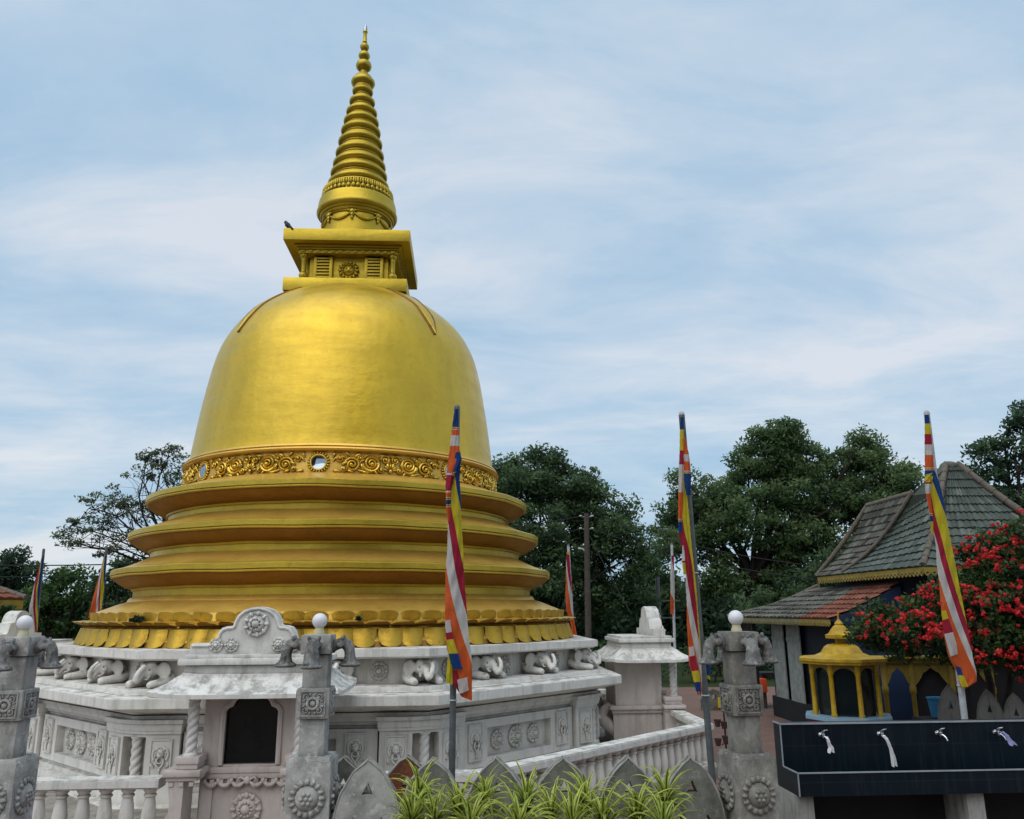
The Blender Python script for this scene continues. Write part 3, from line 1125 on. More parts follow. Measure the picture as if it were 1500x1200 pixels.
# pilaster strips beside the column
pier_me = pier.mesh('corner_pier', MAT['white_clean'], 20)
tw2 = twisted(.05, .40, 5).mesh('twisted_column', MAT['white_clean'], 50)
for k in range(8):
    pk = inst('corner_pier', pier_me, plat, RZ((k + .5) * PI / 4))
    if k in (6, 7, 0, 1, 2, 5):
        inst('twisted_column', tw2, pk, T(0, -3.61, .30))
for k in (-2, -1, 0, 1, 2):
    pn = inst('recessed_panel', pan_me, plat, face(k, 0, 3.30, 0))
    for x, me in ((-.30, ros_me), (0, ros_big), (.30, ros_me)):
        inst('rosette', me, pn, T(x, 0, .51))
    for x in (-.72, .72):
        inst('lion_panel', lion_me, plat, face(k, x, 3.392, .53))
    for x in (-1.115, 1.115):
        inst('lion_panel', lion_me, plat, face(k, x, 3.437, .505))
    for x in (-.90, 0, .90):
        inst('rosette', ros_small, plat, face(k, x, 3.145, 1.265))

# elephants crouching along the frieze
e = MB()
e.ball((-.02, 0, .12), (.13, .11, .115))
e.ball((.14, 0, .165), (.10, .082, .092))
e.ball((.215, 0, .15), (.05, .05, .06))
for s_ in (-1, 1):
    e.ball((.165, s_ * .036, .222), (.046, .038, .032))
    e.ball((.195, s_ * .05, .155), (.034, .03, .04))
    e.ball((.10, s_ * .128, .165), (.016, .066, .085), rot=RZ(s_ * .55) @ RX(s_ * .2))
    e.tube([(-.02, s_ * .10, .09), (.07, s_ * .125, .055), (.17, s_ * .13, .042), (.255, s_ * .125, .036), (.285, s_ * .122, .03)], [.062, .056, .045, .041, .03], 10)
    e.tube([(.20, s_ * .05, .11), (.245, s_ * .062, .085), (.27, s_ * .058, .092)], [.015, .012, .007], 6)
e.tube([(.21, 0, .18), (.256, 0, .14), (.28, -.004, .095), (.305, -.004, .07), (.332, .008, .085), (.336, .022, .13), (.318, .036, .175), (.288, .046, .208), (.268, .05, .225)], [.044, .038, .032, .028, .025, .023, .021, .019, .016], 10)
e.ball((.18, 0, .10), (.05, .04, .028))
ele_me = blob(e, MAT['white'], .0085, 2, 'elephant')
eye = MB()
for s_ in (-1, 1):
    eye.ball((.222, s_ * .066, .175), (.008, .008, .009), nu=8, nv=6)
eye_me = eye.mesh('elephant_eyes', MAT['bell'])
for k in (-3, -2, -1, 0, 1, 2):
    spots = [RZ((k + .5) * PI / 4) @ T(0, -3.40, 1.14)]
    if k > -3:
        spots += [face(k, x, 3.165, 1.14) for x in (-.46, .46)]
    for M_ in spots:
        el_ = inst('elephant', ele_me, plat, M_ @ RZ(-PI / 2) @ S3(1.0, 1.06, .99))
        inst('elephant_eyes', eye_me, el_)

# terrace inside the balustrade
b = MB()
b.octa([(4.75, -.02), (4.75, .10), (3.0, .105)])
o = b.build('terrace', MAT['terrace'], None, T(CX, CY, 0) @ RZ(PHI), smooth=20)
o['kind'] = 'structure'

# ------------------------------------------------------------------ balustrades
bal = MB()
bal.lathe([(.055, 0), (.055, .02), (.04, .03), (.046, .055), (.056, .10), (.058, .15), (.05, .21), (.041, .26), (.038, .275), (.05, .285), (.05, .297), (.038, .305), (.055, .325), (.058, .345)], 14)
bal_me = bal.mesh('baluster', MAT['white'], 40)
INR_B = 4.6


def balustrade(k, t0, t1, label, n=None, mitre0=False, mitre1=False):
    root = thing('balustrade', label, 'balustrade', (CX, CY, 0), PHI, 'white balustrades around the platform')
    h0, h1 = .11, .11
    b = MB()

    def run(zs, ws):
        for (z0, z1), w in zip(zs, ws):
            vs = []
            for (t, mt) in ((t0, mitre0), (t1, mitre1)):
                sg = -1 if t == t0 else 1
                for off in (-w / 2, w / 2):
                    tt = t + (sg * (-off) * FT if mt else 0)
                    for z in (z0, z1):
                        vs.append((tt, off, z))
            # order: t0 out(-w/2): z0,z1 ; in: z0,z1 ; t1...
            fs = [(0, 1, 3, 2), (4, 6, 7, 5), (0, 4, 5, 1), (2, 3, 7, 6), (1, 5, 7, 3), (0, 2, 6, 4)]
            b.add(vs, fs, face(k, 0, INR_B))
    run([(.478, .492), (.492, .545), (.545, .556)], [.15, .19, .165])
    b.build('rail', MAT['white_old'], root, smooth=20)
    b = MB()
    run([(.0, .09), (.09, .118)], [.26, .18])
    b.build('base', MAT['white'], root, smooth=20)
    ln = t1 - t0
    n = n or max(1, int(ln / .155))
    for i in range(n):
        t = t0 + ln * (i + .5) / n
        inst('baluster', bal_me, root, face(k, t, INR_B, .118) @ S3(1, 1, 1.045))
    return root


CT = INR_B * FT
balustrade(0, -CT, -.68, 'straight white balustrade in front, left of the arched shrine', mitre0=True)
balustrade(0, .60, CT, 'short white balustrade just right of the arched shrine, behind the grey fence', mitre1=True)
balustrade(1, -CT, CT, 'long white balustrade slanting away behind the flags and fence', 26, True, True)
balustrade(2, -CT, -.62, 'short white balustrade turning back in front of the right side shrine', mitre0=True)
balustrade(2, .62, CT, 'short white balustrade beyond the right side shrine', mitre1=True)
balustrade(3, -CT, CT, 'white balustrade far behind the platform on the right', mitre0=True)

# ------------------------------------------------------------------ image shrines on the cardinal sides
W2 = .775          # half width of roof


def shrine(label):
    root = thing('image_shrine', label, 'shrine', (0, 0, 0), 0, 'white image shrines around the platform')
    # local frame: origin on the ground below the front eave line, -y is outward
    # roof: concave hipped slab
    b = MB()
    D_ = 1.13
    zl = [(0, 1.172, 0), (0, 1.205, 1), (.012, 1.213, 2), (.07, 1.235, 3), (.12, 1.275, 4), (.165, 1.315, 5), (.20, 1.335, 6), (.21, 1.352, 7), (.225, 1.356, 8)]
    vs, fs = [], []
    for ins, z, _ in zl:
        x, y0, y1 = W2 - ins, ins, D_ - ins
        nseg = 10
        ringp = []
        for (a, c) in (((-x, y0), (x, y0)), ((x, y0), (x, y1)), ((x, y1), (-x, y1)), ((-x, y1), (-x, y0))):
            for i in range(nseg):
                q = i / nseg
                lift = .03 * abs(2 * q - 1) ** 6 if ins < .1 else .015 * abs(2 * q - 1) ** 6
                ringp.append((a[0] + (c[0] - a[0]) * q, a[1] + (c[1] - a[1]) * q, z + lift))
        vs += ringp
    m = 40
    for j in range(len(zl) - 1):
        for i in range(m):
            k = (i + 1) % m
            fs.append((j * m + i, j * m + k, (j + 1) * m + k, (j + 1) * m + i))
    fs.append(tuple(range(m))[::-1])
    fs.append(tuple((len(zl) - 1) * m + i for i in range(m)))
    b.add(vs, fs)
    b.box((0, D_ / 2 + .01, 1.385), (1.12, .69, .07), bev=.004)
    b.box((0, D_ / 2 + .01, 1.418), (1.06, .65, .02))
    b.box((0, D_ / 2, 1.452), (1.22, .77, .055), bev=.018)
    b.box((0, D_ / 2, 1.493), (1.12, .70, .03), bev=.004)
    roof = b.build('roof', MAT['white_old'], root, smooth=30)
    # pediment
    out = [(-.55, 1.505), (.55, 1.505), (.55, 1.598), (.37, 1.60), (.355, 1.605)]
    right = [(.335, 1.63), (.325, 1.665), (.315, 1.70), (.29, 1.73), (.25, 1.742), (.205, 1.745), (.19, 1.76), (.18, 1.80), (.155, 1.845), (.11, 1.88), (.055, 1.899), (0, 1.905)]
    full = out[:2] + out[2:] + right + [(-x, z) for x, z in right[::-1][1:]] + [(-x, z) for x, z in out[2:][::-1]]
    b = MB()
    b.poly([full], .30, .47)
    # raised rim
    rim = [(x, .292, z) for x, z in full[2:]]
    b.tube([(x * .975, .30, z - .018) for x, y, z in rim], .016, 6)
    ped = b.build('pediment', MAT['white_old'], root, smooth=25)
    pr1 = rosette(.105, .06, 9).mesh('pediment_rosette', MAT['white_old'], 60)
    inst('pediment_rosette', pr1, ped, T(0, .30, 1.76))
    pr2 = rosette(.058, .035, 8).mesh('pediment_rosette', MAT['white_old'], 60)
    for x in (-.33, -.20, .20, .33):
        inst('pediment_rosette', pr2, ped, T(x, .30, 1.585))
    # cabinet with arched niche
    arch = [(-.225, .615), (.225, .615), (.225, 1.03), (.205, 1.065), (.165, 1.085), (.15, 1.12), (.115, 1.155), (.05, 1.168), (0, 1.17), (-.05, 1.168), (-.115, 1.155), (-.15, 1.12), (-.165, 1.085), (-.205, 1.065), (-.225, 1.03)]
    b = MB()
    b.poly([[(-.40, .56), (.40, .56), (.40, 1.20), (-.40, 1.20)], arch], .36, .44)
    b.box((0, .96, .88), (.80, .06, .64))
    for s_ in (-1, 1):
        b.box((s_ * .37, .685, .88), (.06, .49, .64))
    b.build('cabinet', MAT['white_pink'], root, smooth=20)
    b = MB()
    pts = [(x * 1.06, .352, z + (.008 if z > .7 else 0)) for x, z in arch[1:]] + [(-.2385, .352, .615)]
    b.tube(pts, .022, 6)
    b.build('niche_frame', MAT['white_pink'], root)
    b = MB()
    b.box((0, .56, .88), (.66, .02, .60))
    b.build('niche_backing', MAT['niche_glass'], root, smooth=0)
    b = MB()
    b.box((0, .405, .88), (.47, .006, .60))
    b.build('glass_pane', MAT['pane'], root, smooth=0)
    b = MB()
    b.ball((-.05, .445, .73), (.10, .035, .05))
    b.ball((-.05, .445, .83), (.06, .03, .09))
    b.ball((-.05, .445, .945), (.032, .03, .04))
    b.ball((-.05, .445, .99), (.014, .014, .02))
    b.build('seated_figure', MAT['shadow_statue'], root, smooth=60)
    # twisted columns on corner pedestals
    twm = twisted(.046, .455, 7).mesh('twisted_column', MAT['white_old'], 50)
    for x in (-.44, .44):
        inst('twisted_column', twm, root, T(x, .20, .715))
        b = MB()
        b.box((x, .23, .69), (.19, .24, .055), bev=.008)
        b.box((x, .23, .645), (.17, .22, .045), bev=.004)
        b.box((x * 1.06, .23, .595), (.30, .30, .05), bev=.012)
        b.box((x * 1.06, .23, .555), (.25, .26, .035), bev=.006)
        for i in range(3):
            b.box((x * 1.06 - .08 + .08 * i, .115, .515), (.035, .03, .03))
        # swelling scroll leg
        sg = 1 if x > 0 else -1
        prof = [(.0, .54), (.125, .54), (.115, .46), (.10, .38), (.105, .30), (.14, .24), (.20, .19), (.245, .12), (.25, .05), (.22, -.02), (.0, -.02)]
        b.poly([[(x * 1.02 + sg * p, z) for p, z in prof]], .11, .36)
        b.build('column_pedestal', MAT['white_pink'], root, smooth=30)
    # plinth below the niche
    b = MB()
    b.box((0, .71, .575), (.92, .74, .05), bev=.008)
    b.box((0, .70, .53), (.86, .70, .05), bev=.006)
    b.box((0, .70, .25), (.80, .66, .52))
    for i in range(11):
        b.box((-.36 + i * .072, .345, .488), (.036, .03, .03))
    for s_ in (-1, 1):
        b.box((s_ * .335, .36, .24), (.10, .03, .46), bev=.004)
    b.box((0, .70, .03), (.96, .82, .10), bev=.01)
    b.build('plinth', MAT['white_pink'], root, smooth=25)
    b = MB()
    for s_ in (-1, 1):
        for j in range(3):
            pts = [(s_ * (.02 + .11 * j + .11 * q / 8), .335, .49 - .035 * math.sin(PI * q / 8)) for q in range(9)]
            b.tube(pts, [.01 + .012 * math.sin(PI * q / 8) for q in range(9)], 6)
            b.ball((s_ * (.13 + .11 * j), .332, .492), (.018, .015, .024), nu=8, nv=6)
        b.tube([(s_ * .02, .335, .50), (s_ * .06, .33, .52), (s_ * .08, .33, .495), (s_ * .06, .33, .485)], [.012, .013, .011, .007], 6)
    b.ball((0, .33, .495), (.028, .02, .032))
    b.build('garland', MAT['white_pink'], root, smooth=60)
    inst('medallion', rosette(.125, .05, 12).mesh('medallion', MAT['white_pink'], 60), root, T(0, .37, .27))
    # scroll bracket at the rear
    for s_ in (-1, 1):
        b = MB()
        pts = []
        for i in range(15):
            q = i / 14
            pts.append((s_ * .30, 1.02 + .12 * math.sin(q * 2 * PI) + .03, .60 - .55 * q))
        b.tube(pts, [.05 + .045 * math.sin(PI * i / 14) for i in range(15)], 10)
        b.build('scroll_bracket', MAT['white_pink'], root)
    return root


SH_R = 4.81


def shrine_pose(k):
    a = PHI + k * PI / 2
    return (CX + SH_R * math.sin(a), CY - SH_R * math.cos(a), 0), a


sh = shrine('white arched shrine in front with dark glazed niche and rounded pediment')
loc, rz = shrine_pose(0)
off = Vector((-.035, 0, 0))
sh.matrix_local = T(*loc) @ RZ(rz) @ T(-.03, 0, 0)
loc, rz = shrine_pose(1)
dup(sh, loc, rz, 'white shrine seen side-on to the right of the platform, behind the tall flag')
loc, rz = shrine_pose(-1)
dup(sh, loc, rz, 'white shrine at the far left edge, only its rounded pediment showing')

# ------------------------------------------------------------------ lamp pillars
pil = thing('lamp_pillar', 'square carved cement pillar with white globe lamp, between the arched shrine and the fence', 'pillar', (-1.318, 5.66, 0), R(2.6), 'carved lamp pillars')
b = MB()
b.box((0, 0, .465), (.285, .285, .93), bev=.008)
b.box((0, 0, .935), (.275, .275, .03), bev=.01, taper=.93)
ped = b.build('pedestal', MAT['cement'], pil, smooth=30)
big = MB()
big.lathe([(.112, 0), (.112, .008), (.085, .016), (.076, .010), (.066, .022), (.045, .034), (0, .038)], 30, RX(PI / 2), cap=False)
for i in range(16):
    a = 2 * PI * i / 16
    big.ball((.095 * math.cos(a), -.012, .095 * math.sin(a)), (.022, .014, .015), rot=RY(-a), nu=8, nv=6)
for i in range(7):
    a = 2 * PI * i / 6
    q = 0 if i == 6 else .03
    big.ball((q * math.cos(a), -.036, q * math.sin(a)), (.014, .01, .014), nu=8, nv=6)
big_me = big.mesh('lotus_medallion', MAT['cement'], 60)
for k in range(4):
    inst('lotus_medallion', big_me, ped, RZ(k * PI / 2) @ T(0, -.142, .715))
b = MB()
b.box((0, 0, 1.07), (.165, .165, .26), bev=.012)
b.box((0, 0, 1.47), (.165, .165, .22), bev=.012)
b.build('shaft', MAT['cement'], pil, smooth=30)
b = MB()
b.box((0, 0, 1.275), (.212, .212, .19), bev=.008)
blk = b.build('carved_block', MAT['cement'], pil, smooth=30)
fl = MB()
for (c, s_) in [((0, -.003, .075), (.165, .012, .008)), ((0, -.003, -.075), (.165, .012, .008)), ((-.079, -.003, 0), (.008, .012, .158)), ((.079, -.003, 0), (.008, .012, .158))]:
    fl.box(c, s_)
fl.torus((0, -.004, 0), .034, .011, rot=RX(PI / 2), nu=20)
fl.ball((0, -.004, 0), (.02, .014, .02), nu=10, nv=6)
for k in range(4):
    a = PI / 4 + k * PI / 2
    fl.torus((.062 * math.cos(a), -.003, .058 * math.sin(a)), .016, .006, rot=RX(PI / 2), nu=14, nv=6)
    fl.ball((.048 * math.cos(a), -.003, .048 * math.sin(a)), (.02, .01, .009), rot=RY(-a), nu=8, nv=5)
    fl.ball((.062 * math.cos(a + .5), -.002, .06 * math.sin(a + .5)), (.014, .008, .007), rot=RY(-a - .5), nu=8, nv=5)
    fl.ball((.062 * math.cos(a - .5), -.002, .06 * math.sin(a - .5)), (.014, .008, .007), rot=RY(-a + .5), nu=8, nv=5)
fl_me = fl.mesh('flower_relief', MAT['cement'], 60)
for k in range(4):
    inst('flower_relief', fl_me, blk, RZ(k * PI / 2) @ T(0, -.106, 1.275))
b = MB()
b.box((0, 0, 1.645), (.20, .20, .125), bev=.008)
b.build('capital', MAT['cement'], pil, smooth=30)
b = MB()
b.tube([(.08, 0, 1.615), (.12, 0, 1.64), (.16, 0, 1.652), (.19, 0, 1.64), (.207, 0, 1.61), (.212, 0, 1.575), (.213, 0, 1.545), (.214, 0, 1.522)], [.035, .036, .038, .040, .036, .036, .041, .052], 12)
b.lathe([(.0, 1.497), (.06, 1.497), (.072, 1.506), (.072, 1.515), (.05, 1.53), (0, 1.532)], 20, T(.214, 0, 0))
for s_ in (-1, 1):
    b.ball((.165, s_ * .034, 1.685), (.015, .012, .018), nu=8, nv=6)
    b.ball((.20, s_ * .024, 1.655), (.012, .012, .012), nu=8, nv=6)
    b.ball((.15, s_ * .04, 1.64), (.026, .012, .022), nu=8, nv=6)
    for i in range(3):
        b.tube([(.222, s_ * (.012 + .014 * i), 1.61), (.236 - .01 * i, s_ * (.016 + .015 * i), 1.56), (.25 - .016 * i, s_ * (.02 + .018 * i), 1.515)], .007, 5)
b.ball((.215, 0, 1.635), (.022, .02, .018), nu=8, nv=6)
beast_me = blob(b, MAT['bell'], .0055, 2, 'beast_bracket')
for k in range(4):
    inst('beast_bracket', beast_me, pil, RZ(k * PI / 2 - PI / 2))
b = MB()
b.lathe([(.036, 1.705), (.036, 1.72), (.030, 1.735), (.028, 1.75), (.034, 1.758)], 20)
b.build('lamp_neck', MAT['globe_neck'], pil)
b = MB()
b.ball((0, 0, 1.796), .0505, nu=28, nv=18)
b.build('lamp_globe', MAT['globe'], pil, smooth=180)
rp = dup(pil, (1.512, 5.66, 0), R(10), 'square carved cement pillar with white globe lamp, left of the dark tiled wash trough')
for o in rp.children_recursive:
    if o.type == 'MESH' and o.data.materials[0] == MAT['cement']:
        o.data = o.data.copy()
        o.data.materials[0] = MAT['cement_old']
dup(pil, (-3.325, 5.66, 0), R(2), 'square carved cement pillar with white globe lamp, cut by the left edge')

# ------------------------------------------------------------------ pointed fence slabs


def tri(cx, cz, w, h):
    return [(cx - w / 2, cz), (cx + w / 2, cz), (cx + w * .05, cz + h)]


def slab_mesh(name, mat, seed):
    rr = random.Random(seed)
    right = [(.232, 0), (.232, .42), (.228, .50), (.212, .58), (.198, .66), (.172, .745), (.138, .815), (.095, .872), (.05, .912), (.018, .936), (0, .955)]
    out = [(x + rr.uniform(-.003, .003) if 0 < x < .225 else x, z + (rr.uniform(-.004, .004) if z else 0)) for x, z in right]
    left = [(-x + (rr.uniform(-.003, .003) if x < .225 else 0), z + (rr.uniform(-.004, .004) if z else 0)) for x, z in right[:-1]]
    loop = out + left[::-1]
    b = MB()
    b.poly([loop, tri(0, .742, .072, .075), tri(-.092, .545, .072, .062), tri(.092, .545, .072, .062)], -.035, .035)
    bead = [(x, z) for x, z in loop if z > .05]
    rr2 = random.Random(seed + 50)
    for y in (-.033, .033):
        b.tube([(x + rr2.uniform(-.003, .003), y, z + rr2.uniform(-.003, .003)) for x, z in bead], [rr2.uniform(.005, .011) for _ in bead], 6, mi=1)
    return b.mesh(name, [mat, MAT['lime'] if seed < 6 else mat], 25)


fence_group = 'pointed cement fence slabs with triangular holes'
sl = [slab_mesh('fence_slab', MAT['cement'], 1), slab_mesh('fence_slab', MAT['cement_dark'], 2), slab_mesh('fence_slab', MAT['cement_dark'], 3)]
tips = [(540.5, 1111), (633.6, 1111), (727, 1109), (824.6, 1109), (918.6, 1109), (1009, 1108)]
labs = ['pointed grey fence slab beside the middle pillar, its lower holes in view', 'pointed grey fence slab in front of the first flag pole', 'pointed grey fence slab third from the middle pillar', 'pointed grey fence slab fourth from the middle pillar', 'pointed dark grey fence slab with plants at its foot, second from the right pillar', 'pointed dark grey fence slab next to the right pillar']
for i, (px, py) in enumerate(tips):
    p = at(px, py, 5.60)
    rot = R([4, 1, -3, 2, 4, 7][i])
    o = inst('fence_slab', sl[0 if i == 0 else 1 + i % 2], None, T(p.x, 5.60 + .01 * (i % 2), 0) @ RZ(rot) @ S3([.98, 1, 1, 1.01, .99, .97][i], 1, p.z / .955))
    tag(o, labs[i], 'fence slab', fence_group)
for px, py, Y, me, lab in [(597.5, 1106, 6.02, slab_mesh('fence_slab', MAT['cement_rust'], 5), 'rust red fence slab standing behind the front row'), (504.6, 1109, 6.02, sl[1], 'stained fence slab half hidden behind the middle pillar')]:
    p = at(px, py, Y)
    o = inst('fence_slab', me, None, T(p.x, Y, 0) @ RZ(R(2)) @ S3(1, 1, p.z / .955))
    tag(o, lab, 'fence slab', fence_group)
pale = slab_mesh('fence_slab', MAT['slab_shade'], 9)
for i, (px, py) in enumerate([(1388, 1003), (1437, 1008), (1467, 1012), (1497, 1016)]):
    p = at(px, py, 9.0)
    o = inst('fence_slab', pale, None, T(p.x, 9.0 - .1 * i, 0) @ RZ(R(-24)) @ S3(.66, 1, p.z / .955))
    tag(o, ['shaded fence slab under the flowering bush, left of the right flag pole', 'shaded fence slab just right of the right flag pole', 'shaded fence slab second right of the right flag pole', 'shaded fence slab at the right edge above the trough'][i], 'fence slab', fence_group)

# ------------------------------------------------------------------ striped leaf plants


def blades(loc, n, ln, seed, label, lift=1.0):
    rr = random.Random(seed)
    vs, fs, tint = [], [], []
    for i in range(n):
        az = i * 2.399963 + rr.uniform(-.3, .3)
        q = (i + .5) / n
        el = R(84) - R(78) * q ** .75 + rr.uniform(-.12, .12)
        l = ln * rr.uniform(.75, 1.12) * (.7 + .3 * math.sin(PI * min(1, q + .25)))
        d = Vector((math.cos(az), math.sin(az), 0))
        p = Vector((0, 0, -.05 * q))
        w0 = rr.uniform(.0085, .0125)
        side = Vector((-d.y, d.x, 0))
        o = len(vs)
        m = 9
        tw = rr.uniform(-.4, .4)
        dry = rr.random() < .3
        old = rr.random() < .06 and q > .6
        for j in range(m + 1):
            t = j / m
            e = el - t * t * rr.uniform(1.5, 1.9) * (.6 + q * .7)
            if j:
                p = p + (d * math.cos(e) + Vector((0, 0, math.sin(e)))) * (l / m)
            w = w0 * (1.25 * math.sin(PI * min(1, .18 + .82 * (1 - t)) * .5) ** .6) * (1 - t ** 4) + .0006
            s_ = side * math.cos(tw * t) + Vector((0, 0, 1)) * math.sin(tw * t)
            up = s_.cross(d) * -1
            vs += [p - s_ * w, p - s_ * w * .4 - Vector((0, 0, w * .35)), p + s_ * w * .4 - Vector((0, 0, w * .35)), p + s_ * w]
        for j in range(m):
            for k in range(3):
                a = o + j * 4 + k
                fs.append((a, a + 1, a + 5, a + 4))
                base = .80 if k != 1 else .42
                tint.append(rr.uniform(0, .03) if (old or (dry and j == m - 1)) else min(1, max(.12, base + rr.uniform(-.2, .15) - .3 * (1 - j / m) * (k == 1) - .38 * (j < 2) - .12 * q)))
    me = bpy.data.meshes.new('leaves')
    me.from_pydata(vs, [], fs)
    me.materials.append(MAT['blade'])
    at_ = me.attributes.new('tint', 'FLOAT', 'FACE')
    at_.data.foreach_set('value', tint)
    me.polygons.foreach_set('use_smooth', [True] * len(fs))
    root = thing('striped_plant', label, 'plant', (loc.x, loc.y, 0), 0, 'yellow green striped plants along the fence')
    inst('leaves', me, root, T(0, 0, loc.z))
    b = MB()
    b.tube([(.01, 0, 0), (0, .005, loc.z * .5), (0, 0, loc.z)], [.013, .012, .009], 8)
    b.build('stem', MAT['bark'], root)
    return root


PL = [(614, 1166, 4.95, 'striped plant below the rust red slab, tallest at the left end'), (603, 1206, 4.6, 'striped plant at the lower left end of the row'), (636, 1206, 4.6, 'low striped plant second along the bottom edge'),
      (672, 1190, 4.8, 'striped plant below the first flag pole'), (711, 1172, 5.0, 'tall striped plant in front of the third slab'), (690, 1216, 4.55, 'low striped plant below the third slab at the bottom edge'),
      (771, 1176, 4.95, 'tall striped plant between the third and fourth slabs'), (760, 1214, 4.55, 'low striped plant left of the fourth slab at the bottom edge'), (808, 1196, 4.75, 'striped plant in front of the fourth slab'),
      (858, 1176, 5.0, 'tall striped plant right of the fourth slab'), (883, 1204, 4.65, 'low striped plant between the fourth and fifth slabs'), (934, 1198, 4.7, 'low striped plant in front of the fifth slab'),
      (976, 1170, 4.95, 'tall striped plant between the fifth and sixth slabs'), (972, 1212, 4.55, 'low striped plant at the right end of the row'), (838, 1212, 4.55, 'low striped plant at the bottom edge right of the fourth slab')]
for i, (px, py, Y, lab) in enumerate(PL):
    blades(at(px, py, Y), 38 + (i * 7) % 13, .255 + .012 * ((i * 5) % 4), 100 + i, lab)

# ------------------------------------------------------------------ flags and poles


def pole(name, p0, p1, r, label, mat, group, capmat=None):
    root = thing(name, label, 'flag pole', (p0.x, p0.y, 0), 0, group)
    d = p1 - Vector((p0.x, p0.y, 0))
    b = MB()
    b.tube([(0, 0, 0), d * .5, d], r, 12)
    b.build('pole', mat, root)
    b = MB()
    b.ball(d, (r * 1.02, r * 1.02, r * 1.3), nu=10, nv=8)
    b.build('pole_cap', capmat or MAT['steel'], root)
    b = MB()
    for q in (.35, .62):
        b.torus(d * q, r * 1.05, r * .25, nu=14, nv=6)
    b.build('clamp', MAT['pole_white'], root)
    return root


def bottom_on_ground(pa, pb, Y):
    """pole through two photo points standing on the ground"""
    a, c = at(*pa, Y), at(*pb, Y)
    t = a.z / (a.z - c.z)
    g = a + (c - a) * t
    return Vector((g.x, Y, 0)), a


def flag(label, sheets, Y, group):
    """sheets: list of (left edge, right edge, kind, data, dy, fold)"""
    vs, fs, us = [], [], []
    for (Le, Re, kind, data, dy, fold) in sheets:
        y0, y1 = Le[0][1], Le[-1][1]
        nr = max(6, int((y1 - y0) / 5))
        nc = 14
        o = len(vs)
        for j in range(nr + 1):
            for i in range(nc + 1):
                u = i / nc
                yl = y0 + (Le[-1][1] - y0) * j / nr
                yr = Re[0][1] + (Re[-1][1] - Re[0][1]) * j / nr
                py = yl + (yr - yl) * u
                xl = np.interp(yl, [p[1] for p in Le], [p[0] for p in Le])
                xr = np.interp(yr, [p[1] for p in Re], [p[0] for p in Re])
                px = xl + (xr - xl) * u + .5 * math.sin(py * .9 + dy * 90) * math.sin(py * .23) * (abs(2 * u - 1) ** 3)
                v = j / nr
                d = fold * (math.sin(u * 5.2 + v * 6 + dy * 40) * .6 + math.sin(u * 9 - v * 11) * .25) * min(1, .25 + v) - fold * 1.1 * math.sin(PI * u) + fold * .22 * math.sin(u * 17 + py * .05 + 3 * math.sin(py * .03)) + fold * .16 * math.sin(py * .16 + u * 6)
                vs.append(at(float(px), float(py), Y + dy + d))
                if kind == 'diag':
                    bl, br = data
                    bs = [bl[k] + (br[k] - bl[k]) * u for k in range(len(bl))]
                    s_ = np.interp(py, [bs[0] - 150] + bs + [bs[-1] + 150], [0.02] + [k + 1 for k in range(len(bs))] + [len(bs) + .98])
                    s_ = float(s_) + (5 - len(bs) - 1)
                else:
                    bounds, cols = data
                    k = sum(1 for q in bounds if v > q)
                    s_ = cols[k] + .5
                us.append((s_ / 5, v))
        for j in range(nr):
            for i in range(nc):
                a = o + j * (nc + 1) + i
                fs.append((a, a + 1, a + nc + 2, a + nc + 1))
    org = Vector(vs[0])
    me = bpy.data.meshes.new('flag')
    me.from_pydata([p - org for p in vs], [], fs)
    uv = me.uv_layers.new(name='UVMap')
    li = np.zeros(len(me.loops), dtype=np.int32)
    me.loops.foreach_get('vertex_index', li)
    uv.data.foreach_set('uv', np.array(us, dtype=np.float32)[li].ravel())
    me.materials.append(MAT['flag'])
    me.polygons.foreach_set('use_smooth', [True] * len(fs))
    o = inst('flag', me, None, T(*org))
    return tag(o, label, 'flag', group)


GP, GF = 'slim steel flag poles', 'drooping striped flags'


def Z(ox, oy, k, pts):
    return [(ox + a / k, oy + c / k) for a, c in pts]


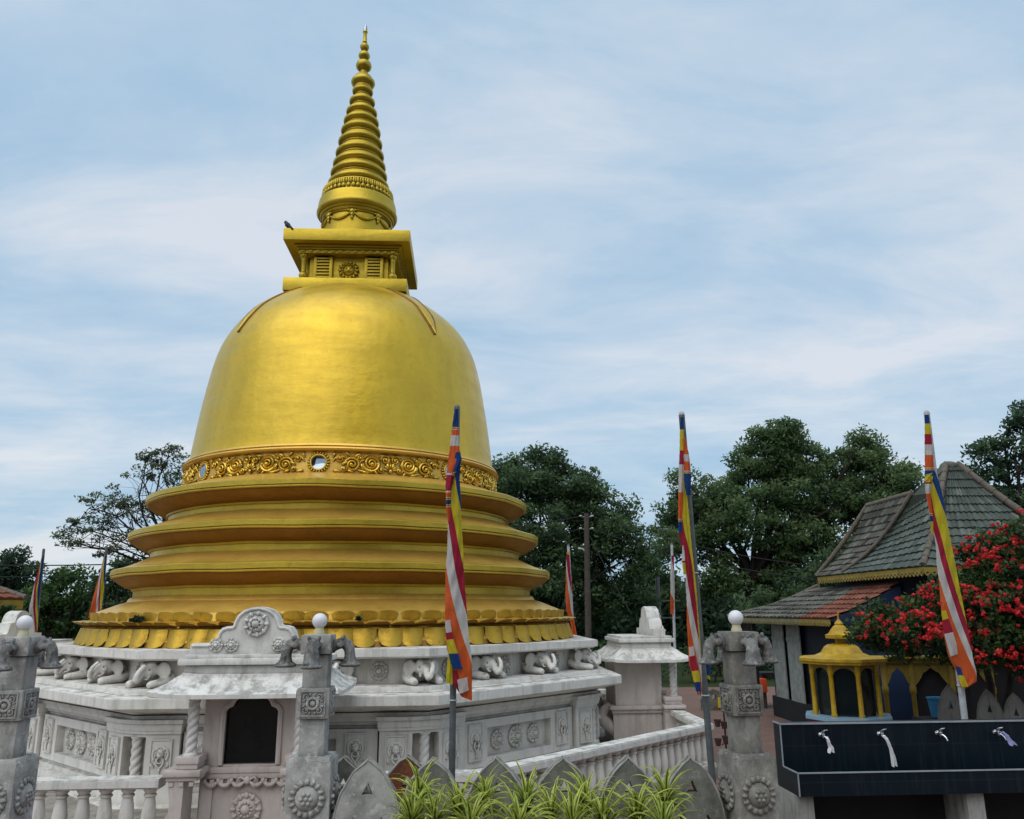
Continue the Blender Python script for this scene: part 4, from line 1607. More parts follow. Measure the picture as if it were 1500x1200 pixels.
g, t = bottom_on_ground((669.5, 598), (662, 1140), 6.35)
pole('flag_pole', g, t, .024, 'dark steel flag pole in front of the stupa, nearest the middle', MAT['steel'], GP)
z1 = lambda pts: Z(630, 580, 2.609, pts)
y1 = lambda ys: [580 + q / 2.609 for q in ys]
flag('striped flag hanging before the golden stupa, on the pole nearest the middle', [
    (z1([(70, 270), (66, 330), (63, 400), (66, 450), (68, 520), (66, 580), (60, 660), (57, 760), (58, 850), (62, 950), (78, 1030), (108, 1100), (120, 1150)]),
     z1([(116, 260), (114, 320), (117, 400), (121, 480), (127, 600), (131, 700), (137, 780), (143, 860), (150, 930), (158, 1000), (161, 1080), (160, 1165)]), 'diag', (y1([100, 330, 470, 640]), y1([440, 660, 840, 1020])), 0, .03),
    (z1([(94, 50), (82, 140), (72, 220), (64, 300), (58, 340), (62, 440), (70, 480)]), z1([(108, 50), (110, 140), (112, 200), (118, 250), (92, 300), (78, 420), (76, 480)]), 'band', ([.16, .22, .32, .58, .72, .80, .86], [0, 4, 3, 4, 2, 4, 0, 4]), -.035, .02),
    (z1([(98, 215), (92, 250), (84, 305)]), z1([(116, 215), (122, 250), (96, 300)]), 'band', ([.9], [0, 3]), -.06, .01),
    (z1([(57, 860), (60, 920), (66, 960), (76, 1010), (88, 1045)]), z1([(76, 855), (84, 910), (96, 950), (110, 990), (124, 1045)]), 'band', ([.22, .42, .66, ], [3, 2, 1, 0]), -.05, .008),
    (z1([(70, 985), (62, 1060), (60, 1095)]), z1([(84, 985), (88, 1040), (86, 1105)]), 'band', ([], [1]), -.02, .01),
    (z1([(104, 1085), (112, 1140)]), z1([(142, 1075), (148, 1125)]), 'band', ([], [3]), -.055, .006),
    (z1([(84, 1040), (90, 1110), (96, 1110)]), z1([(104, 1050), (116, 1090), (120, 1150)]), 'band', ([], [2]), -.015, .01),
], 6.30, GF)

g, t = bottom_on_ground((998.5, 608), (1043, 1135), 6.6)
pole('flag_pole', g, t, .026, 'leaning dark steel flag pole left of the right pillar', MAT['steel'], GP, MAT['pole_white'])
z2 = lambda pts: Z(970, 590, 2.105, pts)
y2 = lambda ys: [590 + q / 2.105 for q in ys]
flag('narrow striped flag hanging straight down the leaning pole, orange lower end', [
    (z2([(52, 200), (49, 300), (50, 400), (60, 440), (72, 520), (75, 620), (78, 720), (82, 800), (94, 850), (110, 900)]),
     z2([(72, 190), (76, 300), (84, 400), (94, 500), (104, 600), (112, 700), (120, 780), (123, 840), (122, 880), (119, 905)]), 'diag', (y2([90, 235, 500, 610]), y2([170, 520, 745, 880])), 0, .028),
    (z2([(70, 290), (80, 400), (91, 500), (103, 600), (112, 700), (118, 780)]), z2([(78, 285), (87, 400), (98, 500), (108, 600), (115, 700), (121, 790)]), 'band', ([], [1]), -.03, .005),
    (z2([(56, 45), (54, 120), (51, 210), (49, 300), (50, 400)]), z2([(66, 45), (68, 120), (66, 210), (64, 300), (62, 400)]), 'band', ([.10, .30, .42, .66, .90], [0, 1, 2, 3, 4, 0]), -.04, .012),
    (z2([(64, 110), (66, 170), (68, 240), (74, 285)]), z2([(72, 110), (84, 170), (90, 230), (88, 285)]), 'band', ([.28, .42, .62], [4, 3, 4, 0]), -.05, .012),
    (z2([(62, 440), (60, 480), (66, 530)]), z2([(72, 440), (74, 480), (74, 530)]), 'band', ([.5], [3, 1]), -.02, .01),
    (z2([(83, 755), (86, 800), (94, 845), (104, 890)]), z2([(96, 750), (104, 800), (116, 840), (119, 890)]), 'band', ([.24, .55, .82], [3, 2, 1, 0]), -.05, .008),
    (z2([(104, 855), (116, 912)]), z2([(110, 860), (119, 915)]), 'band', ([], [3]), -.02, .004),
    (z2([(134, 800), (137, 850)]), z2([(148, 810), (148, 855)]), 'band', ([.8], [0, 1]), .12, .01),
], 6.52, GF)

g, t = bottom_on_ground((1357.5, 606), (1413.5, 1055), 6.95)
pole('flag_pole', g, t, .025, 'pale topped steel flag pole behind the dark wash trough', MAT['pole_white'], GP, MAT['pole_white'])
z3 = lambda pts: Z(1330, 590, 2.553, pts)
y3 = lambda ys: [590 + q / 2.553 for q in ys]
flag('striped flag hanging in front of the red flowering bush', [
    (z3([(70, 260), (78, 320), (84, 420), (97, 490), (104, 540), (108, 600), (114, 660), (122, 740), (128, 810), (136, 870), (148, 940), (166, 980), (184, 1010), (196, 1060)]),
     z3([(96, 240), (118, 300), (132, 360), (144, 430), (158, 500), (172, 580), (188, 660), (204, 740), (218, 820), (232, 890), (245, 960), (257, 1010), (256, 1045), (214, 1070)]), 'diag', (y3([180, 250, 470, 640]), y3([420, 830, 930, 1020])), 0, .03),
    (z3([(62, 45), (62, 120), (63, 200), (62, 280), (66, 330), (78, 400), (88, 490)]), z3([(78, 45), (88, 120), (94, 190), (98, 250), (84, 330), (92, 420), (96, 490)]), 'band', ([.08, .16, .24, .34, .46, .52, .58, .66, .84, .9], [0, 1, 2, 3, 4, 0, 1, 3, 4, 0, 1]), -.035, .015),
    (z3([(66, 262), (63, 300), (84, 290)]), z3([(94, 255), (88, 275), (92, 285)]), 'band', ([.3], [0, 1]), -.05, .01),
    (z3([(124, 780), (134, 850), (146, 905), (158, 950)]), z3([(142, 775), (166, 850), (182, 900), (186, 940)]), 'band', ([.22, .5, ], [1, 2, 3]), -.045, .008),
    (z3([(178, 985), (186, 1020), (200, 1065)]), z3([(198, 990), (208, 1020), (226, 1062)]), 'band', ([.42], [0, 1]), -.045, .008),
    (z3([(124, 745), (128, 790)]), z3([(132, 745), (138, 790)]), 'band', ([], [0]), -.02, .004),
], 6.88, GF)


def far_flag(pt, pb, Y, Le, Re, bl, br, plab, flab, mat):
    g, t = bottom_on_ground(pt, pb, Y)
    pole('flag_pole', g, t, .03, plab, mat, GP)
    flag(flab, [(Le, Re, 'diag', (bl, br), 0, .05)], Y - .08, GF)


far_flag((64, 806), (52, 930), 18.5, [(61, 815), (55, 840), (48, 865), (43, 890), (42, 915), (40, 935)], [(64, 815), (62, 840), (58, 865), (56, 890), (55, 915), (54, 935)], [790, 800, 850, 905], [900, 930, 945, 980],
         'far flag pole at the left edge of the precinct', 'small faded striped flag behind the left pillar', MAT['steel'])
far_flag((156, 802), (148, 895), 18.5, [(153, 812), (146, 840), (139, 865), (133, 890), (129, 905)], [(156, 812), (154, 840), (152, 865), (149, 890), (147, 905)], [790, 800, 805, 830], [860, 905, 930, 950],
         'far flag pole just left of the golden stupa', 'small striped flag just left of the stupa, yellow and blue folds', MAT['steel'])
far_flag((832.5, 800), (840, 935), 18.0, [(830, 808), (829, 840), (828, 870), (830, 895), (836, 915), (838, 935)], [(834, 808), (836, 840), (838, 870), (838, 895), (842, 915), (846, 935)], [780, 812, 818, 826], [795, 812, 870, 905],
         'far pale flag pole just right of the golden stupa', 'small faded white and orange flag just right of the stupa', MAT['pole_white'])
far_flag((984, 798), (988, 935), 19.0, [(983, 814), (982, 840), (982, 870), (982, 900)], [(987, 814), (988, 840), (988, 870), (987, 900)], [780, 800, 812, 868], [790, 806, 838, 878],
         'far flag pole above the side shrine pediment', 'small rolled white and red flag above the side shrine', MAT['pole_white'])

# ------------------------------------------------------------------ tiled wash trough
sink = thing('wash_trough', 'long dark blue tiled wash trough with four taps and pale legs', 'wash trough', (1.975, 6.375, 0), R(3))
b = MB()
b.box((1.5, .07, .79), (3.0, .14, .46))
b.build('back_panel', MAT['navy'], sink, smooth=0)
b = MB()
b.box((1.5, -.135, .595), (3.0, .27, .03))
b.box((1.5, -.255, .67), (3.0, .03, .12))
b.box((.015, -.12, .67), (.03, .24, .12))
b.box((2.985, -.12, .67), (.03, .24, .12))
b.build('basin', MAT['navy'], sink, smooth=0)
b = MB()
b.box((1.5, -.004, 1.0235), (3.0, .012, .011))
b.box((-.001, .07, 1.0235), (.012, .14, .009))
b.box((1.5, -.2705, .7325), (3.0, .010, .009))
b.box((-.001, -.135, .7325), (.010, .26, .007))
b.box((-.001, -.2715, .655), (.008, .008, .146))
b.box((-.001, -.0015, .875), (.008, .008, .28))
b.build('edging', MAT['trim'], sink, smooth=0)
b = MB()
b.box((1.5, -.122, .616), (2.93, .24, .006))
b.build('water', MAT['niche_glass'], sink, smooth=0)
for x, w in ((.06, .13), (1.30, .13), (2.55, .13)):
    b = MB()
    b.box((x, .0, .289), (w, .40, .578), bev=.01)
    b.build('leg', MAT['concrete_leg'], sink, smooth=20)
b = MB()
b.box((1.5, .12, .28), (2.9, .03, .50))
b.build('rear_skirt', MAT['black_wall'], sink, smooth=0)
tp = MB()
tp.lathe([(.022, 0), (.022, .006), (.012, .01), (.012, .045)], 16, RX(PI / 2))
tp.lathe([(.016, -.018), (.018, .0), (.016, .018), (.010, .022), (.010, .03), (.018, .034), (.018, .042), (.006, .046)], 16, T(0, -.052, 0))
tp.tube([(0, -.052, -.002), (.012, -.078, -.012), (.022, -.094, -.03), (.027, -.10, -.055)], [.011, .010, .009, .009], 10)
tp.tube([(0, -.052, .038), (.02, -.052, .042), (.045, -.055, .046)], [.008, .007, .006], 8)
tap_me = tp.mesh('tap', MAT['chrome'], 40)
for i in range(4):
    inst('tap', tap_me, sink, T(.30 + .445 * i, 0, .945) @ S3(.8, .9, .8))


def rag(name, pts, w0, w1, mat, label):
    b = MB()

    def fn(u, v):
        k = v * (len(pts) - 1)
        i = min(int(k), len(pts) - 2)
        p = Vector(pts[i]).lerp(Vector(pts[i + 1]), k - i)
        w = w0 + (w1 - w0) * v
        x = 2 * u - 1
        return (p.x + x * w, p.y + .012 * math.cos(x * 4 + v * 5), p.z + .004 * math.sin(u * 7 + v * 9))
    b.sheet(fn, 8, 18)
    o = b.build(name, mat, None, T(1.975, 6.375, 0) @ RZ(R(3)), smooth=60, recalc=False)
    return tag(o, label, 'cloth')


rag('rag', [(.305, -.075, .945), (.315, -.095, .91), (.33, -.10, .87), (.322, -.10, .835)], .012, .022, MAT['cloth_white'], 'short white rag tied on the first tap from the left')
rag('rag', [(.735, -.075, .945), (.755, -.095, .91), (.775, -.10, .86), (.785, -.10, .80), (.785, -.10, .735)], .014, .017, MAT['cloth_white'], 'long white rag hanging from the second tap')
rag('rag', [(1.635, -.07, .96), (1.665, -.095, .93), (1.69, -.10, .89), (1.70, -.10, .865)], .014, .026, MAT['cloth_blue'], 'lilac rag tied on the fourth tap')

# ------------------------------------------------------------------ yellow octagonal lamp shrine
Yf = 9.6
zt, ze = at(1243, 1052, Yf).z, at(1234, 974, Yf).z
pm_ = at(1243, 1052, 9.52)
ka = R(-21)
KA = .46
kio = thing('lamp_shrine', 'small bright yellow octagonal shrine with glass panes and pale blue table', 'shrine', (pm_.x + KA * math.sin(-ka), pm_.y + KA * math.cos(ka), 0), ka)
b = MB()
b.octa([(KA, zt - .04), (KA, zt), (.2, zt + .006)])
b.build('table_top', MAT['blue_top'], kio, smooth=20)
b = MB()
b.octa([(.36, 0), (.36, zt - .2), (.44, zt - .10), (KA - .006, zt - .085), (KA - .006, zt - .04)])
b.build('table_base', MAT['maroon'], kio, smooth=20)
b = MB()
b.octa([(.36, ze - .01), (.455, ze), (.455, ze + .025), (.475, ze + .03), (.475, ze + .062), (.43, ze + .072), (.3, ze + .08)])
b.build('eave', MAT['yellow'], kio, smooth=20)
zr = [at(1232, y, Yf + .58).z for y in (964, 955, 945, 941, 938, 934, 929, 922, 915, 909, 903, 896)]
b = MB()
b.octa([(.31, ze + .07), (.30, ze + .085), (.235, zr[1]), (.19, zr[2] - .01), (.15, zr[2] + .015), (.06, zr[3]), (.06, zr[4] + .04), (.05, zr[5] - .005), (.05, zr[5]), (.16, zr[5]), (.165, zr[6]), (.13, zr[6] + .01), (.10, zr[7]), (.07, zr[8] - .02), (.045, zr[8]), (.05, zr[8] + .015), (.025, zr[9]), (.012, zr[9] + .015), (.006, zr[11])])
b.build('domed_roof', MAT['yellow'], kio, smooth=30)
for k in range(8):
    a = (k + .5) * PI / 4
    b = MB()
    b.lathe([(.034, zt), (.034, zt + .03), (.028, zt + .04), (.026, ze - .12), (.032, ze - .11), (.032, ze - .005)], 14, T(.375 * math.sin(a), -.375 * math.cos(a), 0))
    b.build('column', MAT['yellow'], kio)
    m0 = RZ(k * PI / 4)
    hw = .375 * math.sin(PI / 8)
    yy = -.375 * math.cos(PI / 8)
    b = MB()
    arch_ = [(-hw, ze - .005), (-hw, ze - .15)] + [(-hw * .86 * math.cos(PI * i / 10), ze - .14 + .10 * math.sin(PI * i / 10)) for i in range(11)] + [(hw, ze - .15), (hw, ze - .005)]
    b.poly([arch_], yy - .01, yy + .01, m0)
    b.build('arch', MAT['yellow_dull'], kio, smooth=20)
b = MB()
b.octa([(.30, zt + .008), (.30, ze - .012)])
b.build('glass_case', MAT['niche_glass'], kio, smooth=20)

# ------------------------------------------------------------------ tiled hut
PHH = R(3.2)
cH, sH = math.cos(PHH), math.sin(PHH)
HO = Vector((5.6, 11.7))      # local origin in (v, u)
hut = thing('tiled_hut', 'old hut with two tier clay tile roof, yellow fretwork eaves and grey shutters', 'hut', (HO.x * cH - HO.y * sH, HO.x * sH + HO.y * cH, 0), PHH)


def H(v, u, z):
    return Vector((v - HO.x, u - HO.y, z))


def tile_slope(name, c00, c10, c01, c11, rows, cols, mat, parent, sag=.0, seed=1, tintf=None):
    """c00-c10 eave, c01-c11 top: overlapping rows of rolled tiles"""
    rr = random.Random(seed)
    c00, c10, c01, c11 = map(Vector, (c00, c10, c01, c11))
    nrm = (c10 - c00).cross(c01 - c00)
    if nrm.length < 1e-6:
        nrm = (c10 - c00).cross(c11 - c00)
    nrm.normalize()
    if nrm.z < 0:
        nrm = -nrm

    def P(s, t):
        a = c00.lerp(c10, s)
        c = c01.lerp(c11, s)
        return a.lerp(c, t) - nrm * sag * math.sin(PI * t)
    vs, fs, tint = [], [], []
    for j in range(rows):
        t0, t1 = j / rows, (j + 1.12) / rows
        rowoff = rr.uniform(-.004, .004)
        for i in range(cols):
            tv = rr.random() if not tintf else tintf((i + .5) / cols, (j + .5) / rows, rr)
            dz = rr.uniform(-.003, .003)
            o = len(vs)
            for (t, lift) in ((t0, .030), (min(1, t1), .004)):
                for q, hgt in ((0, 0.0), (.25, .016), (.5, .020), (.75, .012), (1.0, 0.0)):
                    s_ = (i + q) / cols
                    vs.append(P(s_, t) + nrm * (lift + hgt + dz) + Vector((0, 0, rowoff)))
            for q, hgt in ((0, 0), (.25, .016), (.5, .020), (.75, .012), (1.0, 0.0)):
                vs.append(P((i + q) / cols, t0) + nrm * (.006 + dz))
            for k in range(4):
                fs.append((o + k, o + k + 1, o + k + 6, o + k + 5))
                fs.append((o + 10 + k, o + 11 + k, o + k + 1, o + k))
                tint += [tv, max(0, tv - .25)]
    # underlay
    o = len(vs)
    vs += [P(s_, t) - nrm * .012 for t in (0, .25, .5, .75, 1) for s_ in (0, 1)]
    for k in range(4):
        fs.append((o + 2 * k, o + 2 * k + 1, o + 2 * k + 3, o + 2 * k + 2))
        tint.append(0)
    me = bpy.data.meshes.new(name)
    me.from_pydata(vs, [], fs)
    me.materials.append(mat)
    at_ = me.attributes.new('tint', 'FLOAT', 'FACE')
    at_.data.foreach_set('value', tint)
    me.update()
    return inst(name, me, parent)


def ridge_line(pts, r, parent, n=None):
    b = MB()
    for p, q in zip(pts[:-1], pts[1:]):
        p, q = Vector(p), Vector(q)
        m = n or max(2, int((q - p).length / .22))
        for i in range(m):
            a, c = p.lerp(q, i / m), p.lerp(q, (i + 1.08) / m)
            b.tube([a, c], [r * 1.12, r * .92], 9)
    return b.build('ridge_tiles', MAT['ridge'], parent, smooth=40)


tl = lambda s_, t, rr: min(1, max(0, .42 + rr.gauss(0, .22)))
zE, zU = 1.70, 2.39
lo_f, lo_r = 11.75, 12.85
tile_slope('lower_roof', H(5.22, 16.3, zE), H(5.22, lo_r, zE), H(6.34, 14.6, 2.21), H(6.34, lo_r, 2.21), 7, 20, MAT['tile_roof'], hut, .03, 3, tl)
tile_slope('lower_roof', H(5.22, lo_r, zE), H(5.22, lo_f, zE), H(6.34, lo_r, 2.21), H(6.34, lo_f, 2.21), 7, 8, MAT['tile_red'], hut, .03, 4)
ridge_line([H(5.2, 16.32, zE + .03), H(5.75, 15.5, 1.90), H(6.08, 15.0, 2.08), H(6.34, 14.6, 2.26)], .038, hut)
# upper roof
vE, vR = 6.12, 6.77
uF, uN, uS = 14.1, 10.70, 13.1
zR, zP = 3.53, 3.99
Pk = H(7.36, 11.80, zP)
gr = lambda s_, t, rr: min(1, max(0, .36 + rr.gauss(0, .2)))
tile_slope('upper_roof', H(vE, uF, zU), H(vE, uS, zU), H(vR, 13.3, zR), H(vR, 11.9, zR), 11, 10, MAT['tile_roof'], hut, .13, 5, tl)
tile_slope('upper_roof', H(vE, uS, zU), H(vE, uN, zU), H(vR, 11.9, zR), H(7.27, 11.75, zP), 12, 13, MAT['tile_green'], hut, .14, 6, gr)
tile_slope('upper_roof', H(vE, uN, zU), H(8.75, uN, zU), H(7.30, 11.75, zP), H(7.46, 11.75, zP), 13, 16, MAT['tile_green'], hut, .12, 7, gr)
tile_slope('upper_roof', H(8.75, uN, zU), H(8.75, 13.8, zU), H(7.48, 11.8, zP), H(7.45, 12.0, zP), 12, 12, MAT['tile_green'], hut, .10, 8, gr)


def sagline(a, c, sag, n=6):
    a, c = Vector(a), Vector(c)
    return [a.lerp(c, i / n) - Vector((0, 0, sag * math.sin(PI * i / n))) for i in range(n + 1)]


ridge_line(sagline(H(vE, uF, zU + .03), H(vR, 13.3, zR + .02), .05), .038, hut)
ridge_line([H(vR, 13.3, zR + .02), H(vR, 11.9, zR + .03)], .038, hut)
ridge_line(sagline(H(vE, uS, zU + .05), H(vR, 11.9, zR + .03), .15), .030, hut)
ridge_line(sagline(H(vE, uN, zU + .03), H(7.28, 11.74, zP), .10), .04, hut)
ridge_line(sagline(H(8.75, uN, zU + .03), H(7.47, 11.75, zP), .10), .05, hut)
b = MB()
b.ball(Pk + Vector((0, 0, -.03)), (.13, .13, .075), nu=16, nv=8)
b.build('roof_cap', MAT['tile_green_cap'] if 'tile_green_cap' in MAT else MAT['cement_dark'], hut)


def fretwork(name, p0, p1, h, mat, teeth, parent):
    """pierced valance board hanging below an eave"""
    p0, p1 = Vector(p0), Vector(p1)
    d = (p1 - p0)
    ln = d.length
    ang = math.atan2(d.y, d.x)
    b = MB()
    loop = [(0, 0), (0, -h * .7)]
    for i in range(teeth):
        x = ln * i / teeth
        w = ln / teeth
        loop += [(x + w * .12, -h * .72), (x + w * .3, -h * .92), (x + w * .5, -h), (x + w * .7, -h * .92), (x + w * .88, -h * .72)]
    loop += [(ln, -h * .7), (ln, 0)]
    b.poly([loop[::-1]], -.008, .008, T(*p0) @ RZ(ang))
    # drilled row
    for i in range(teeth):
        x = ln * (i + .5) / teeth
        b.ball((x, -.009, -h * .62), (ln / teeth * .22, .004, h * .09), T(*p0) @ RZ(ang), mi=1, nu=6, nv=4)
    return b.build(name, [mat, MAT['dark']], parent, smooth=0)


fretwork('fretwork', H(5.23, 16.25, zE), H(5.23, lo_r, zE), .10, MAT['lace_old'], 34, hut)
fretwork('fretwork', H(5.23, lo_r, zE), H(5.23, lo_f, zE), .10, MAT['lace'], 13, hut)
fretwork('fretwork', H(vE, uF - .05, zU), H(vE, uN, zU), .12, MAT['lace'], 34, hut)
fretwork('fretwork', H(vE, uN, zU), H(8.75, uN, zU), .12, MAT['lace'], 28, hut)
b = MB()
b.box(H(6.95, 13.4, 1.03), (2.6, 3.4, 1.42))
b.box(H(7.25, 12.85, 2.1), (1.7, 2.3, .62))
b.build('wall', MAT['blue_dark'], hut, smooth=0)
b = MB()
b.box(H(6.9, 13.35, .17), (2.72, 3.6, .34))
b.build('base', MAT['black_wall'], hut, smooth=0)
b = MB()
b.box(H(5.78, 11.68, .99), (.12, .06, 1.36))
b.box(H(5.58, 11.90, .99), (.05, .45, 1.36))
b.build('corner_post', MAT['blue_wall'], hut, smooth=0)
for (pa, pb) in (((1147, 1029), (1164.6, 1032)), ((1170, 1034), (1190.5, 1038.5))):
    ra, rb = at(*pa, 1.0).x, at(*pb, 1.0).x
    ua = 5.56 / (ra + sH)
    ub = 5.56 / (rb + sH)
    sw = MB()
    n = 4
    for i in range(n):
        u0 = ua + (ub - ua) * i / n
        u1 = ua + (ub - ua) * (i + 1) / n
        sw.box(H(5.565, (u0 + u1) / 2, .97), (.022, abs(u1 - u0) * .96, 1.36), bev=.003)
    sw.box(H(5.55, (ua + ub) / 2, 1.35), (.02, abs(ua - ub) * .96, .06))
    sw.build('shutter', MAT['shutter'], hut, smooth=0)
b = MB()
b.box(H(5.62, 15.05, 1.0), (.08, .08, 1.4))
b.box(H(5.30, 15.2, .85), (.07, .07, 1.7))
b.build('verandah_post', MAT['black_wall'], hut, smooth=0)
b = MB()
b.add([H(5.24, lo_f - .005, zE - .02), H(6.34, lo_f - .005, 2.18), H(6.34, lo_f - .005, 1.6), H(5.6, lo_f - .005, 1.6)], [(0, 1, 2, 3)])
b.build('gable_board', MAT['blue_wall'], hut, smooth=0, recalc=False)

# yellow arcade with blue backing to the right of the octagonal shrine
ar = thing('arched_arcade', 'shaded yellow arcade with pointed arches and dark blue backing under the bush', 'arcade', (at(1297, 1010, 10.6).x, 10.6, 0), R(-6))
zb = at(1320, 970, 10.6).z
bays = [0, .33, .80, 1.27, 1.74]
for i, x in enumerate(bays):
    b = MB()
    b.lathe([(.04, 0), (.04, .3), (.028, .34), (.03, zb - .38), (.042, zb - .36), (.042, zb - .30), (.032, zb - .27), (.038, zb - .02)], 12, T(x, 0, 0))
    b.build('post', MAT['yellow_dull'], ar)
b = MB()
b.box((.85, 0, zb + .02), (2.0, .12, .06), bev=.008)
b.box((.85, -.04, zb + .065), (2.1, .18, .03), bev=.006)
b.build('beam', MAT['yellow_dull'], ar, smooth=30)
for x0, x1 in zip(bays[:-1], bays[1:]):
    b = MB()
    w = x1 - x0
    lp = [(x0, zb), (x0, zb - .30)]
    for i in range(13):
        q = i / 12
        xx = x0 + w * (.10 + .80 * q)
        zz = zb - .26 + .20 * (1 - abs(2 * q - 1) ** 1.6) - .02 * abs(math.sin(q * PI * 4))
        lp.append((xx, zz))
    lp += [(x1, zb - .30), (x1, zb)]
    b.poly([lp], -.012, .012)
    b.build('arch', MAT['yellow_dull'], ar, smooth=20)
b = MB()
b.box((.55, .65, zb / 2 + .1), (1.9, .05, zb + .2))
b.build('backing', MAT['blue_wall'], ar, smooth=0)
b = MB()
b.box((0, 0, .62), (3.2, .08, 1.24))
o = b.build('shade_backing', MAT['black_wall'], None, T(at(1480, 1000, 10.3).x + .55, 10.35, 0) @ RZ(R(-12)), smooth=0)  # dark sheet added in place of shade behind the slabs
tag(o, 'low dark backing wall added for the shade below the bush, behind the pale pointed slabs', 'wall')
p = at(1377, 1040, 9.9)
b = MB()
b.lathe([(.0, 0), (.10, 0), (.125, .20), (.135, .205), (.135, .215), (.118, .21), (.095, .02), (0, .02)], 22)
o = b.build('bucket', MAT['teal_paint'], None, T(p.x, 9.9, p.z - .08))
tag(o, 'bright blue bucket standing in the shade under the bush', 'bucket')
b = MB()
b.box((0, 0, p.z / 2 - .045), (.5, .3, p.z - .09), bev=.01)
o = b.build('stand', MAT['black_wall'], None, T(p.x, 9.95, 0))
tag(o, 'dark block the blue bucket stands on', 'stand')

# small things in the courtyard
st = thing('oil_lamp_stand', 'thin iron stand carrying small clay oil cups, behind the right pillar', 'lamp stand', (at(1062, 1070, 8.6).x, 8.6, 0))
b = MB()
b.tube([(0, 0, 0), (0, 0, 1.12)], .009, 8)
b.build('rod', MAT['wire'], st)
for i, (px, py) in enumerate([(1051, 1060), (1061, 1063), (1052, 1088), (1063, 1084), (1072, 1061), (1073, 1088)]):
    p = at(px, py, 8.55)
    q = p - Vector((at(1062, 1070, 8.6).x, 8.6, 0))
    b = MB()
    b.lathe([(.0, -.03), (.022, -.03), (.034, .028), (.038, .03), (.038, .038), (.028, .034), (.018, -.015), (0, -.02)], 14, T(*q))
    b.tube([(0, 0, q.z - .01), (q.x * .6, q.y, q.z - .02)], .005, 5)
    b.build('oil_cup', MAT['clay'], st)
p = at(1117, 1004, 16.5)
lt = thing('orange_lantern', 'glowing orange box on a dark post beyond the right pillar', 'lantern', (p.x, 16.5, 0))
b = MB()
b.box((0, 0, p.z), (.15, .15, .26), bev=.03)
b.build('box', MAT['orange'], lt)
b = MB()
b.box((.02, .02, (p.z - .14) / 2), (.08, .08, p.z - .14))
b.build('post', MAT['wood'], lt, smooth=0)
stl = thing('dark_stall', 'dark wooden stall table in the shade beside the hut', 'stall', (at(1138, 1010, 16.8).x, 16.8, 0))
b = MB()
b.box((0, 0, .62), (.7, .5, .05))
b.build('table_top', MAT['black_wall'], stl, smooth=0)
for x in (-.3, .3):
    b = MB()
    b.box((x, 0, .3), (.06, .4, .59))
    b.build('leg', MAT['wood'], stl, smooth=0)
p = at(1046, 1038, 16.3)
mk = thing('stone_marker', 'low rounded grey stone with two round holes and a yellow sign', 'stone', (p.x, 16.3, 0))
zt_ = at(1046, 1009, 16.3).z
b = MB()
lp = [(-.24, -.02), (.24, -.02), (.24, zt_ * .55), (.16, zt_ * .85), (0, zt_), (-.16, zt_ * .85), (-.24, zt_ * .55)]
c1 = [(.045 * math.cos(2 * PI * i / 10), zt_ * .62 + .045 * math.sin(2 * PI * i / 10)) for i in range(10)]
b.poly([lp, c1], -.05, .05)
b.build('slab', MAT['cement_dark'], mk, smooth=20)
b = MB()
b.box((.14, -.065, zt_ * .36), (.15, .012, .19))
sg_ = b.build('sign', MAT['sign'], mk, smooth=0)

# left-hand tiled house
hs = thing('tiled_house', 'house corner with red tiled roof at the far left edge', 'house', (at(31, 885, 16).x, 16, 0), R(38))
zf = at(31, 878, 16).z
tile_slope('roof', (-5, -.1, zf), (.05, -.1, zf), (-5, 2.0, zf + .75), (-1.6, 2.0, zf + .75), 8, 30, MAT['tile_red'], hs, .0, 12)
tile_slope('roof', (.05, -.1, zf), (.05, 5, zf), (-1.6, 2.0, zf + .75), (-1.6, 5, zf + .75), 8, 26, MAT['tile_red'], hs, .0, 13)
ridge_line([(.05, -.1, zf + .03), (-1.6, 2.0, zf + .78)], .05, hs)
b = MB()
b.box((-2.5, -.06, zf - .10), (5.05, .06, .19))
b.box((.0, 2.4, zf - .10), (.06, 4.9, .19))
b.build('fascia', MAT['wood_pale'] if 'wood_pale' in MAT else MAT['yellow_dull'], hs, smooth=0)
b = MB()
b.box((-3.0, 2.9, zf / 2 - .1), (5.0, 5.0, zf - .2))
b.build('wall', MAT['white_pink'], hs, smooth=0)

# ------------------------------------------------------------------ foliage


